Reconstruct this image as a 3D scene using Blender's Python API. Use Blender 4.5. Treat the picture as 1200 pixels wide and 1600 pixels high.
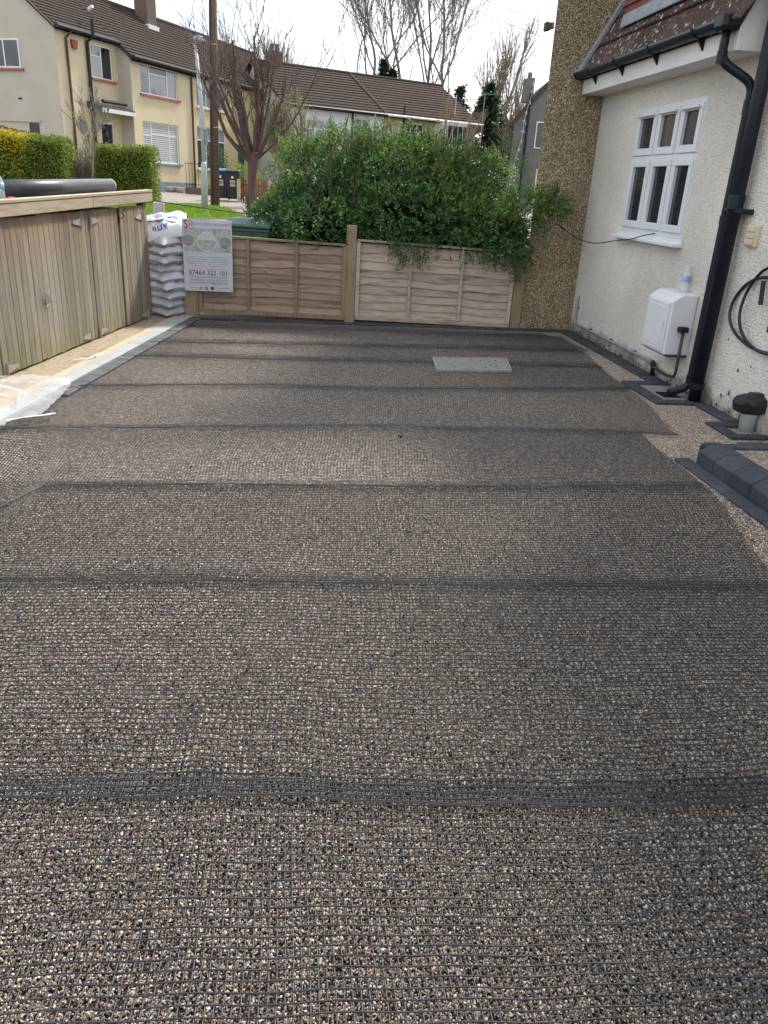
import bpy, bmesh, math, random
import numpy as np
from mathutils import Vector, Matrix, noise

random.seed(7); np.random.seed(7)
for o in list(bpy.data.objects): bpy.data.objects.remove(o, do_unlink=True)
SC = bpy.context.scene
COL = SC.collection
rad = math.radians

# ------------------------------------------------------------------ camera
PITCH, ROLL, YAW, CAMH, FPX = 23.0, 3.25, 7.5, 1.5, 1202.0
p_, r_, y_ = rad(PITCH), rad(ROLL), rad(YAW)
fw = Vector((math.sin(y_)*math.cos(p_), math.cos(y_)*math.cos(p_), -math.sin(p_)))
ri = Vector((math.cos(y_), -math.sin(y_), 0)); up = ri.cross(fw)
ri2 = ri*math.cos(r_) + up*math.sin(r_); up2 = -ri*math.sin(r_) + up*math.cos(r_)
cd = bpy.data.cameras.new('camera'); cam = bpy.data.objects.new('camera', cd); COL.objects.link(cam)
M = Matrix((ri2, up2, -fw)).transposed().to_4x4(); M.translation = (0, 0, CAMH); cam.matrix_world = M
cd.sensor_fit = 'VERTICAL'; cd.sensor_height = 24; cd.lens = FPX/1600*24
cd.clip_start = .05; cd.clip_end = 2000
SC.camera = cam
SC.render.resolution_x, SC.render.resolution_y = 768, 1024

# ------------------------------------------------------------------ sky, sun, exposure
SUN_AZ, SUN_EL = 38.0, 46.0            # azimuth measured from +Y towards +X
w = bpy.data.worlds.new('World'); SC.world = w; w.use_nodes = True
nt = w.node_tree; nt.nodes.clear()
out = nt.nodes.new('ShaderNodeOutputWorld'); bg = nt.nodes.new('ShaderNodeBackground')
sky = nt.nodes.new('ShaderNodeTexSky'); sky.sky_type = 'NISHITA'; sky.sun_disc = False
sky.sun_elevation = rad(SUN_EL); sky.sun_rotation = rad(SUN_AZ); sky.air_density = 1.0; sky.dust_density = 2.0
tc = nt.nodes.new('ShaderNodeTexCoord'); mp = nt.nodes.new('ShaderNodeMapping')
mp.inputs['Scale'].default_value = (1.3, 1.3, 3.0); mp.inputs['Location'].default_value = (.35, .2, .1)
nz = nt.nodes.new('ShaderNodeTexNoise'); nz.inputs['Scale'].default_value = 1.7; nz.inputs['Detail'].default_value = 6; nz.inputs['Roughness'].default_value = .55
rp = nt.nodes.new('ShaderNodeValToRGB'); rp.color_ramp.elements[0].position = .42; rp.color_ramp.elements[0].color = (.12, .12, .12, 1)
rp.color_ramp.elements[1].position = .55; rp.color_ramp.elements[1].color = (1, 1, 1, 1)
mx = nt.nodes.new('ShaderNodeMixRGB'); mx.inputs['Color2'].default_value = (10.2, 10.4, 10.7, 1)
nt.links.new(tc.outputs['Generated'], mp.inputs['Vector']); nt.links.new(mp.outputs[0], nz.inputs['Vector'])
nt.links.new(nz.outputs['Fac'], rp.inputs[0]); nt.links.new(rp.outputs[0], mx.inputs['Fac'])
nt.links.new(sky.outputs[0], mx.inputs['Color1']); nt.links.new(mx.outputs[0], bg.inputs['Color'])
bg.inputs['Strength'].default_value = .10
nt.links.new(bg.outputs[0], out.inputs[0])
sd = bpy.data.lights.new('sun', 'SUN'); sd.energy = 2.8; sd.angle = rad(7); sd.color = (1, .94, .84)
so = bpy.data.objects.new('sun', sd); COL.objects.link(so); so.location = (20, 15, 25)
sv = Vector((math.sin(rad(SUN_AZ))*math.cos(rad(SUN_EL)), math.cos(rad(SUN_AZ))*math.cos(rad(SUN_EL)), math.sin(rad(SUN_EL))))
so.rotation_euler = sv.to_track_quat('Z', 'Y').to_euler()
SC.view_settings.view_transform = 'Standard'; SC.view_settings.look = 'None'
SC.view_settings.exposure = 0.92; SC.view_settings.gamma = 1; SC.view_settings.use_curve_mapping = False

# ------------------------------------------------------------------ materials
def nodes(name):
    m = bpy.data.materials.new(name); m.use_nodes = True
    t = m.node_tree; b = t.nodes['Principled BSDF']
    return m, t, b
def N(t, kind, **kw):
    n = t.nodes.new('ShaderNode'+kind)
    for k, v in kw.items():
        if hasattr(n, k): setattr(n, k, v)
        else: n.inputs[k.replace('_', ' ')].default_value = v
    return n
def c4(c): return (c[0], c[1], c[2], 1)
def ramp(t, stops, interp='LINEAR'):
    n = t.nodes.new('ShaderNodeValToRGB'); r = n.color_ramp; r.interpolation = interp
    while len(r.elements) < len(stops): r.elements.new(.5)
    for e, (p, c) in zip(r.elements, stops): e.position = p; e.color = c4(c)
    return n
def pm(name, c1, c2=None, scale=6, rough=.8, bump=0, bscale=None, stretch=(1, 1, 1), spec=.4, metal=0, vary=0, detail=6, c3=None, bdist=.01, lo=.32, hi=.68, coord='Object'):
    """noise-mottled surface; vary = brightness spread between objects sharing it"""
    m, t, b = nodes(name); L = t.links.new
    c2 = c2 or tuple(x*.75 for x in c1)
    tc = N(t, 'TexCoord'); mp = N(t, 'Mapping'); mp.inputs['Scale'].default_value = stretch
    oi = N(t, 'ObjectInfo')
    ad = N(t, 'VectorMath', operation='ADD'); sc = N(t, 'VectorMath', operation='SCALE'); sc.inputs['Scale'].default_value = 37.0
    cx = N(t, 'CombineXYZ'); L(oi.outputs['Random'], cx.inputs[0]); L(oi.outputs['Random'], cx.inputs[2]); L(cx.outputs[0], sc.inputs[0])
    L(tc.outputs[coord], mp.inputs['Vector']); L(mp.outputs[0], ad.inputs[0])
    if vary: L(sc.outputs[0], ad.inputs[1])
    n1 = N(t, 'TexNoise', Scale=scale, Detail=detail, Roughness=.6); L(ad.outputs[0], n1.inputs['Vector'])
    st = [(lo, c1), (hi, c2)] if c3 is None else [(lo, c1), (.5, c2), (hi, c3)]
    rp = ramp(t, st); L(n1.outputs['Fac'], rp.inputs[0])
    last = rp.outputs[0]
    if vary:
        mr = N(t, 'MapRange'); mr.inputs['To Min'].default_value = 1-vary; mr.inputs['To Max'].default_value = 1+vary
        L(oi.outputs['Random'], mr.inputs['Value'])
        hs = N(t, 'HueSaturation'); L(last, hs.inputs['Color']); L(mr.outputs[0], hs.inputs['Value']); last = hs.outputs[0]
    L(last, b.inputs['Base Color'])
    b.inputs['Roughness'].default_value = rough; b.inputs['Metallic'].default_value = metal; b.inputs['Specular IOR Level'].default_value = spec
    if bump:
        n2 = N(t, 'TexNoise', Scale=bscale or scale*4, Detail=5, Roughness=.6); L(ad.outputs[0], n2.inputs['Vector'])
        bp = N(t, 'Bump', Strength=bump, Distance=bdist); L(n2.outputs['Fac'], bp.inputs['Height']); L(bp.outputs[0], b.inputs['Normal'])
    return m
def dash(name, stops, scale, rough=.85, bump=1.0, dist=.012, tint=None):
    """stones thrown on render: every Voronoi cell is a stone with a shade of its own"""
    m, t, b = nodes(name); L = t.links.new
    tc = N(t, 'TexCoord'); vo = N(t, 'TexVoronoi', Scale=scale); L(tc.outputs['Object'], vo.inputs['Vector'])
    sp = N(t, 'SeparateColor'); L(vo.outputs['Color'], sp.inputs[0])
    rp = ramp(t, stops); L(sp.outputs[0], rp.inputs[0]); last = rp.outputs[0]
    n1 = N(t, 'TexNoise', Scale=.9, Detail=5); L(tc.outputs['Object'], n1.inputs['Vector'])
    mr = N(t, 'MapRange'); mr.inputs['From Min'].default_value = .3; mr.inputs['From Max'].default_value = .7; mr.inputs['To Min'].default_value = .8; mr.inputs['To Max'].default_value = 1.12
    L(n1.outputs['Fac'], mr.inputs['Value'])
    hs = N(t, 'HueSaturation'); L(last, hs.inputs['Color']); L(mr.outputs[0], hs.inputs['Value']); L(hs.outputs[0], b.inputs['Base Color'])
    if 'white' in name:      # splash-back and run-off stains
        g = N(t, 'NewGeometry'); sx = N(t, 'SeparateXYZ'); L(g.outputs['Position'], sx.inputs[0])
        n3 = N(t, 'TexNoise', Scale=5.0, Detail=6.0, Roughness=.7); L(g.outputs['Position'], n3.inputs['Vector'])
        ma = N(t, 'Math', operation='MULTIPLY_ADD'); ma.inputs[1].default_value = -.55; L(n3.outputs['Fac'], ma.inputs[0]); L(sx.outputs[2], ma.inputs[2])
        r3 = ramp(t, [(0.0, (1, 1, 1)), (.18, (0, 0, 0))]); mr3 = N(t, 'MapRange'); mr3.inputs['From Min'].default_value = -.27; mr3.inputs['From Max'].default_value = .6; L(ma.outputs[0], mr3.inputs['Value']); L(mr3.outputs[0], r3.inputs[0])
        mxd = N(t, 'MixRGB'); mxd.inputs['Color2'].default_value = (.22, .20, .15, 1); L(r3.outputs[0], mxd.inputs['Fac']); L(hs.outputs[0], mxd.inputs['Color1']); L(mxd.outputs[0], b.inputs['Base Color'])
    b.inputs['Roughness'].default_value = rough; b.inputs['Specular IOR Level'].default_value = .35
    bp = N(t, 'Bump', Strength=bump, Distance=dist, invert=True); L(vo.outputs['Distance'], bp.inputs['Height']); L(bp.outputs[0], b.inputs['Normal'])
    return m
def leafmat(name, stops, trans=.35, rough=.55):
    m, t, b = nodes(name); L = t.links.new
    g = N(t, 'NewGeometry'); rp = ramp(t, stops); L(g.outputs['Random Per Island'], rp.inputs[0])
    L(rp.outputs[0], b.inputs['Base Color']); b.inputs['Roughness'].default_value = rough; b.inputs['Specular IOR Level'].default_value = .3
    tr = N(t, 'BsdfTranslucent'); L(rp.outputs[0], tr.inputs['Color']); ms = N(t, 'MixShader'); ms.inputs[0].default_value = trans
    L(b.outputs[0], ms.inputs[1]); L(tr.outputs[0], ms.inputs[2]); L(ms.outputs[0], t.nodes['Material Output'].inputs['Surface'])
    return m

STONES = [(0, (.010, .008, .007)), (.16, (.035, .026, .022)), (.28, (.16, .095, .066)), (.40, (.27, .20, .15)), (.50, (.19, .18, .17)), (.61, (.45, .31, .18)), (.72, (.50, .42, .33)), (.82, (.40, .385, .37)), (.92, (.70, .60, .43)), (1, (.88, .86, .79))]
def gravel_sheet():
    m, t, b = nodes('gravel_sheet'); L = t.links.new
    tc = N(t, 'TexCoord'); vo = N(t, 'TexVoronoi', Scale=135.0); L(tc.outputs['Object'], vo.inputs['Vector'])
    sp = N(t, 'SeparateColor'); L(vo.outputs['Color'], sp.inputs[0]); rp = ramp(t, STONES); L(sp.outputs[0], rp.inputs[0])
    n2 = N(t, 'TexNoise', Scale=22.0, Detail=4.0, Roughness=.75); L(tc.outputs['Object'], n2.inputs['Vector']); mr = N(t, 'MapRange'); mr.inputs['From Min'].default_value = .3; mr.inputs['From Max'].default_value = .7; mr.inputs['To Min'].default_value = .50; mr.inputs['To Max'].default_value = 1.15; L(n2.outputs['Fac'], mr.inputs['Value'])
    hs = N(t, 'HueSaturation'); L(rp.outputs[0], hs.inputs['Color']); L(mr.outputs[0], hs.inputs['Value']); L(hs.outputs[0], b.inputs['Base Color']); b.inputs['Roughness'].default_value = .4
    bp = N(t, 'Bump', Strength=1.0, Distance=.005, invert=True); L(vo.outputs['Distance'], bp.inputs['Height']); L(bp.outputs[0], b.inputs['Normal'])
    return m
def pebble_mat():
    m, t, b = nodes('pebble'); L = t.links.new
    oi = N(t, 'ObjectInfo'); rp = ramp(t, STONES); L(oi.outputs['Random'], rp.inputs[0])
    L(rp.outputs[0], b.inputs['Base Color']); b.inputs['Roughness'].default_value = .3; b.inputs['Specular IOR Level'].default_value = .55
    return m
def glass(name, col=(.02, .025, .03), rough=.03):
    m, t, b = nodes(name); b.inputs['Base Color'].default_value = c4(col); b.inputs['Roughness'].default_value = rough
    b.inputs['Specular IOR Level'].default_value = .7
    tc = N(t, 'TexCoord'); n = N(t, 'TexNoise', Scale=2.2, Detail=1.0); t.links.new(tc.outputs['Object'], n.inputs['Vector'])
    bp = N(t, 'Bump', Strength=.12, Distance=.03); t.links.new(n.outputs['Fac'], bp.inputs['Height']); t.links.new(bp.outputs[0], b.inputs['Normal'])
    return m
def clear(name, col, alpha, rough=.15):
    m, t, b = nodes(name); b.inputs['Base Color'].default_value = c4(col); b.inputs['Roughness'].default_value = rough
    tr = N(t, 'BsdfTransparent'); ms = N(t, 'MixShader'); ms.inputs[0].default_value = alpha
    t.links.new(tr.outputs[0], ms.inputs[1]); t.links.new(b.outputs[0], ms.inputs[2]); t.links.new(ms.outputs[0], t.nodes['Material Output'].inputs['Surface'])
    return m

def lichen_tile():
    m = pm('near_roof_tile', (.045, .028, .024), (.085, .050, .040), 14, .85, .5, 70, vary=.25, c3=(.035, .030, .026))
    t = m.node_tree; b = t.nodes['Principled BSDF']; L = t.links.new; src = b.inputs['Base Color'].links[0].from_socket
    g = N(t, 'NewGeometry'); mp = N(t, 'Mapping'); mp.inputs['Scale'].default_value = (1, 1, .3); L(g.outputs['Position'], mp.inputs['Vector'])
    n = N(t, 'TexNoise', Scale=34.0, Detail=3.0); L(mp.outputs[0], n.inputs['Vector']); r = ramp(t, [(.60, (0, 0, 0)), (.66, (1, 1, 1))]); L(n.outputs['Fac'], r.inputs[0])
    mx = N(t, 'MixRGB'); mx.inputs['Color2'].default_value = (.42, .40, .37, 1); L(r.outputs[0], mx.inputs['Fac']); L(src, mx.inputs['Color1']); L(mx.outputs[0], b.inputs['Base Color'])
    return m
def plank_mat():
    '''silvered softwood: warmer under the top board, green algae low down, knots'''
    m = pm('weathered_plank', (.19, .165, .135), (.32, .285, .24), 3.2, .85, .4, 30, (14, 14, 1.0), vary=.22, c3=(.26, .215, .165), bdist=.004)
    t = m.node_tree; b = t.nodes['Principled BSDF']; L = t.links.new; src = b.inputs['Base Color'].links[0].from_socket
    g = N(t, 'NewGeometry'); sx = N(t, 'SeparateXYZ'); L(g.outputs['Position'], sx.inputs[0]); n = N(t, 'TexNoise', Scale=3.0, Detail=4.0); L(g.outputs['Position'], n.inputs['Vector'])
    ad = N(t, 'Math', operation='MULTIPLY_ADD'); ad.inputs[1].default_value = .35; L(n.outputs['Fac'], ad.inputs[0]); L(sx.outputs[2], ad.inputs[2])
    r1 = ramp(t, [(.14, (1, 1, 1)), (.42, (0, 0, 0))]); r2 = ramp(t, [(.95, (0, 0, 0)), (1.0, (.7, .7, .7))]); 
    sc = N(t, 'MapRange'); sc.inputs['From Max'].default_value = 1.3; L(ad.outputs[0], sc.inputs['Value']); L(sc.outputs[0], r1.inputs[0]); r2.color_ramp.elements[0].position = .66; r2.color_ramp.elements[1].position = .98; L(sc.outputs[0], r2.inputs[0])
    m1 = N(t, 'MixRGB', blend_type='MULTIPLY'); m1.inputs['Color2'].default_value = (.86, .90, .68, 1); L(r1.outputs[0], m1.inputs['Fac']); L(src, m1.inputs['Color1'])
    m2 = N(t, 'MixRGB', blend_type='MULTIPLY'); m2.inputs['Color2'].default_value = (1.0, .80, .58, 1); L(r2.outputs[0], m2.inputs['Fac']); L(m1.outputs[0], m2.inputs['Color1'])
    kn = N(t, 'TexVoronoi', Scale=4.5); mpk = N(t, 'Mapping'); mpk.inputs['Scale'].default_value = (1.8, 1.8, .8); L(g.outputs['Position'], mpk.inputs['Vector']); L(mpk.outputs[0], kn.inputs['Vector'])
    rk = ramp(t, [(.03, (.62, .5, .4)), (.075, (1, 1, 1))]); L(kn.outputs['Distance'], rk.inputs[0]); m3 = N(t, 'MixRGB', blend_type='MULTIPLY'); m3.inputs['Fac'].default_value = 1; L(m2.outputs[0], m3.inputs['Color1']); L(rk.outputs[0], m3.inputs['Color2'])
    L(m3.outputs[0], b.inputs['Base Color']); return m
MAT = dict(
    gapshade=pm('stone_gap_shade', (.02, .017, .014), (.045, .036, .028), 90, .6),  # near-black tone for the shade deep between stones
    gravel=gravel_sheet(), pebble=pebble_mat(),
    strand=pm('mesh_strand', (.018, .020, .025), (.030, .034, .040), 3, .42, spec=.45),
    paverpale=pm('slate_grey_paver', (.075, .085, .09), (.11, .12, .125), 9, .75, .35, 60, vary=.15),
    paver=pm('charcoal_paver', (.028, .034, .045), (.05, .057, .07), 9, .75, .35, 60, vary=.18),
    roughcast=dash('white_roughcast', [(0, (.64, .60, .52)), (.3, (.75, .715, .64)), (1, (.82, .79, .72))], 80, bump=.9, dist=.011),
    pebbledash=dash('brown_pebbledash', [(0, (.10, .072, .044)), (.35, (.22, .160, .095)), (.7, (.35, .265, .165)), (.9, (.48, .395, .27)), (1, (.68, .62, .50))], 105, bump=1.0, dist=.010),
    white=pm('white_plastic', (.74, .75, .77), (.66, .67, .70), 2, .35),
    whitepaint=pm('white_paint', (.72, .71, .68), (.60, .59, .55), 3, .5),
    black=pm('black_plastic', (.006, .009, .015), (.011, .015, .022), 5, .42, spec=.3),
    rubber=pm('black_rubber', (.01, .01, .011), (.02, .02, .021), 8, .55),
    gutter=pm('dark_gutter', (.010, .014, .022), (.018, .024, .034), 4, .42, spec=.3),
    rooftile=lichen_tile(),
    lead=pm('lead_flashing', (.20, .22, .25), (.28, .30, .33), 6, .55, .2, 20),
    redtile=pm('red_tile_hanging', (.16, .045, .035), (.24, .075, .055), 10, .75, .3, vary=.2),
    glass=glass('window_glass'), glass_sky=glass('window_glass_sky', (.22, .24, .25), .02),  # the second glass has the bright sky reflection put into its colour
    plank=plank_mat(),
    fascia=pm('sawn_fascia', (.34, .28, .19), (.46, .39, .29), 2.4, .8, .25, 20, (1, 1, 9), c3=(.34, .27, .18), vary=.1, bdist=.004),
    slat=pm('fence_slat', (.235, .16, .115), (.335, .25, .19), 2.2, .85, .45, 22, (1.2, 8, 11), vary=.18, c3=(.19, .125, .085), bdist=.004),
    slatpale=pm('pale_fence_slat', (.35, .265, .20), (.49, .405, .325), 2.2, .85, .45, 22, (1.2, 8, 11), vary=.14, c3=(.27, .175, .125), bdist=.004),
    post=pm('fence_post', (.20, .145, .092), (.28, .215, .14), 2.2, .85, .4, 22, (11, 11, 1), vary=.12, c3=(.16, .12, .08), bdist=.004),
    galv=pm('galvanised', (.40, .40, .39), (.55, .55, .54), 9, .45, metal=.5),
    silver=pm('grey_green_slab', (.33, .355, .35), (.42, .44, .44), 5, .7, .1, 50),
    sand=pm('sandy_ground', (.30, .235, .16), (.42, .35, .25), 17, .95, .9, 90, c3=(.20, .15, .10)),
    cream=pm('pale_board', (.52, .46, .34), (.44, .37, .26), 5, .85, .3, 40),
    slab=pm('cover_concrete', (.16, .157, .14), (.23, .225, .205), 7, .9, .5, 60, c3=(.19, .19, .155)),
    steel=pm('galvanised_rim', (.30, .30, .29), (.40, .40, .39), 14, .5, metal=.4),
    bag=pm('grey_bag', (.44, .45, .48), (.58, .59, .62), 4, .38, .25, 16, vary=.08, spec=.5, bdist=.012),
    bagwhite=pm('white_bag', (.66, .68, .70), (.76, .77, .79), 4, .35, .25, 14, spec=.5, bdist=.012),
    blueink=pm('blue_ink', (.03, .10, .36), (.045, .14, .42), 8, .4),
    darkink=pm('dark_ink', (.015, .02, .05), (.03, .035, .06), 8, .4),
    redink=pm('red_ink', (.62, .16, .12), (.70, .20, .16), 8, .5),
    paleink=pm('faded_ink', (.20, .22, .25), (.27, .29, .32), 8, .5),
    violetink=pm('violet_ink', (.22, .19, .46), (.28, .25, .52), 8, .5),
    board=pm('sign_face', (.44, .47, .51), (.54, .56, .60), 1.6, .4, spec=.5),
    photo1=pm('sign_photo_drive', (.10, .09, .08), (.32, .30, .27), 14, .4, c3=(.18, .16, .14), coord='Object'),
    photo2=pm('sign_photo_lawn', (.20, .24, .20), (.40, .43, .40), 9, .4, c3=(.15, .18, .15)),
    pipe=pm('dark_grey_pipe', (.055, .06, .064), (.08, .085, .09), 5, .38),
    sheet=clear('polythene', (.80, .82, .84), .34, .15),
    bottle=clear('bottle_plastic', (.80, .86, .90), .35, .08),
    label=pm('blue_label', (.10, .36, .68), (.45, .68, .85), 22, .4),
    cardboard=pm('cardboard', (.48, .27, .13), (.56, .34, .18), 4, .85),
    tape=pm('white_strapping', (.66, .63, .76), (.75, .73, .80), 9, .4),
    red=pm('red_plastic', (.55, .03, .03), (.6, .05, .05), 5, .4),
    yellow=pm('cream_render', (.56, .475, .31), (.62, .53, .36), 1.3, .9, .3, 40),
    yellow2=pm('deep_cream_render', (.56, .45, .245), (.62, .51, .29), 1.3, .9, .3, 40),
    gable=pm('shaded_cream_render', (.45, .415, .335), (.51, .475, .39), 1.2, .9, .3, 40),  # same cream paint, with the shade on the gable side put into the colour
    whitewall=pm('far_white_render', (.66, .68, .68), (.72, .73, .73), 2, .9),
    tanwall=pm('far_tan_render', (.42, .33, .18), (.50, .40, .23), 2, .9),
    greywall=pm('grey_render', (.12, .117, .115), (.16, .155, .15), 2, .9, .3, 30),
    plinth=pm('blue_grey_plinth', (.16, .20, .24), (.20, .24, .28), 3, .8),
    roof=pm('brown_roof', (.050, .042, .038), (.080, .068, .060), 7, 1.0, .5, 40, c3=(.038, .032, .030), spec=.05),
    roofred=pm('red_brown_roof', (.060, .042, .037), (.088, .064, .056), 7, 1.0, .5, 40, c3=(.05, .036, .032), spec=.05),
    brick=pm('chimney_brick', (.115, .08, .062), (.16, .115, .09), 16, .9, .4, 60),
    sillred=pm('red_sill', (.36, .09, .07), (.42, .12, .09), 5, .7),
    door=pm('dark_blue_door', (.014, .016, .03), (.02, .023, .04), 5, .35),
    blind=pm('slatted_blind', (.36, .38, .37), (.46, .48, .47), 4, .6, stretch=(.2, .2, 26), lo=.42, hi=.58),
    curtain=pm('net_curtain', (.42, .42, .38), (.60, .60, .56), 3, .8, stretch=(9, 9, .3)),
    hedge=leafmat('hedge_leaf', [(0, (.06, .11, .016)), (.5, (.17, .24, .036)), (1, (.34, .40, .07))]),
    hedgeyellow=leafmat('golden_hedge_leaf', [(0, (.20, .22, .02)), (.5, (.48, .42, .03)), (1, (.68, .55, .05))]),
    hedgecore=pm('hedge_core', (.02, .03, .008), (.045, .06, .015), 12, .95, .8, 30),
    bush=leafmat('shrub_leaf', [(0, (.020, .062, .020)), (.4, (.045, .118, .036)), (.75, (.085, .185, .052)), (1, (.17, .29, .10))]),
    bushtip=leafmat('shrub_pale_leaf', [(0, (.09, .18, .045)), (.6, (.18, .28, .065)), (1, (.31, .37, .12))]),
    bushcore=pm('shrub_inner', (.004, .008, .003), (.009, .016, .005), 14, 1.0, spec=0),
    petal=pm('white_petal', (.80, .80, .76), (.74, .74, .70), 8, .6),
    stem=pm('shrub_stem', (.07, .05, .03), (.11, .08, .05), 20, .9),
    conifer=leafmat('conifer_leaf', [(0, (.012, .030, .014)), (.6, (.028, .060, .026)), (1, (.055, .095, .04))]),
    grass=leafmat('grass_blade', [(0, (.10, .20, .02)), (.5, (.20, .34, .035)), (1, (.32, .44, .07))], .4),
    soil=pm('verge_soil', (.10, .15, .03), (.16, .21, .05), 9, .95, .5, 60),
    redbark=pm('red_bark', (.070, .040, .033), (.115, .072, .058), 10, .7, .5, 40, (1, 1, 3), c3=(.05, .028, .025)),
    bark=pm('grey_bark', (.17, .15, .13), (.23, .205, .18), 8, .9, .5, 30),
    twig=pm('brown_twig', (.20, .175, .15), (.27, .24, .21), 10, .9),  # lightened: glare of the bright sky round the far twigs put into the colour
    paletwig=pm('pale_twig', (.20, .165, .11), (.27, .23, .16), 10, .9),
    pole=pm('telegraph_pole', (.085, .052, .036), (.13, .085, .06), 8, .9, .4, 40, (6, 6, .4)),
    lamp=pm('grey_lamp_post', (.38, .41, .42), (.46, .49, .50), 4, .5),
    bin=pm('dark_bin', (.016, .020, .026), (.026, .031, .038), 4, .45),
    binblue=pm('blue_lid', (.03, .16, .36), (.05, .2, .42), 4, .45),
    bingreen=pm('green_bin', (.022, .065, .045), (.035, .09, .065), 5, .5),
    redfence=pm('red_brown_picket', (.25, .075, .04), (.34, .12, .065), 6, .8, vary=.15),
    brownfence=pm('brown_fence', (.14, .075, .05), (.20, .12, .08), 5, .85, vary=.2),
    lowwall=pm('low_brick_wall', (.14, .085, .06), (.20, .13, .095), 12, .9, .5, 40),
    bowl=pm('stone_bowl', (.42, .40, .36), (.50, .48, .44), 6, .85),
    asphalt=pm('asphalt', (.050, .050, .051), (.07, .069, .068), 5, .9, .5, 120),
    paving=pm('pavement', (.24, .21, .19), (.31, .275, .25), 2, .9, .4, 60),
    ground=pm('ground', (.10, .095, .08), (.15, .135, .11), .6, .95, .3, 20),
    render_grey=pm('grey_pipe', (.20, .21, .21), (.28, .29, .29), 6, .5),
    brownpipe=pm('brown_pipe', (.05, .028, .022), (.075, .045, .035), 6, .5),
    moss=pm('moss', (.05, .045, .03), (.10, .09, .06), 20, .95, .8, 50),
    cream_plastic=pm('cream_plastic', (.62, .56, .40), (.56, .50, .35), 5, .5),
)

# ------------------------------------------------------------------ object helpers
def tag(o, label=None, cat=None, group=None, kind=None):
    if label: o['label'] = label
    if cat: o['category'] = cat
    if group: o['group'] = group
    if kind: o['kind'] = kind
    return o
ORG = {}
def thing(name, label, cat, loc=(0, 0, 0), group=None):
    o = bpy.data.objects.new(name, None); o.empty_display_size = .1; COL.objects.link(o); o.location = loc
    ORG[o.name] = Vector(loc); return tag(o, label, cat, group)
def link(name, me, mat, parent=None, loc=None, rot=None):
    o = bpy.data.objects.new(name, me); COL.objects.link(o)
    if mat is not None and not me.materials: me.materials.append(MAT[mat])
    if parent is not None: o.parent = parent
    if loc is not None:
        o.location = Vector(loc) - (ORG[parent.name] if parent is not None else Vector())
        if parent is not None: ORG[o.name] = Vector(loc)
    elif parent is not None: ORG[o.name] = ORG[parent.name]
    if rot is not None: o.rotation_euler = rot
    return o
class Fr:
    """local frame: u along the heading (degrees from +Y towards +X), v to its right, z up"""
    def __init__(s, o, ang): s.o = Vector(o); a = rad(ang); s.u = Vector((math.sin(a), math.cos(a), 0)); s.v = Vector((math.cos(a), -math.sin(a), 0))
    def __call__(s, u, v, z): return s.o + s.u*u + s.v*v + Vector((0, 0, z))
class W:
    def __call__(s, x, y, z): return Vector((x, y, z))
WORLD = W()
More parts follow.
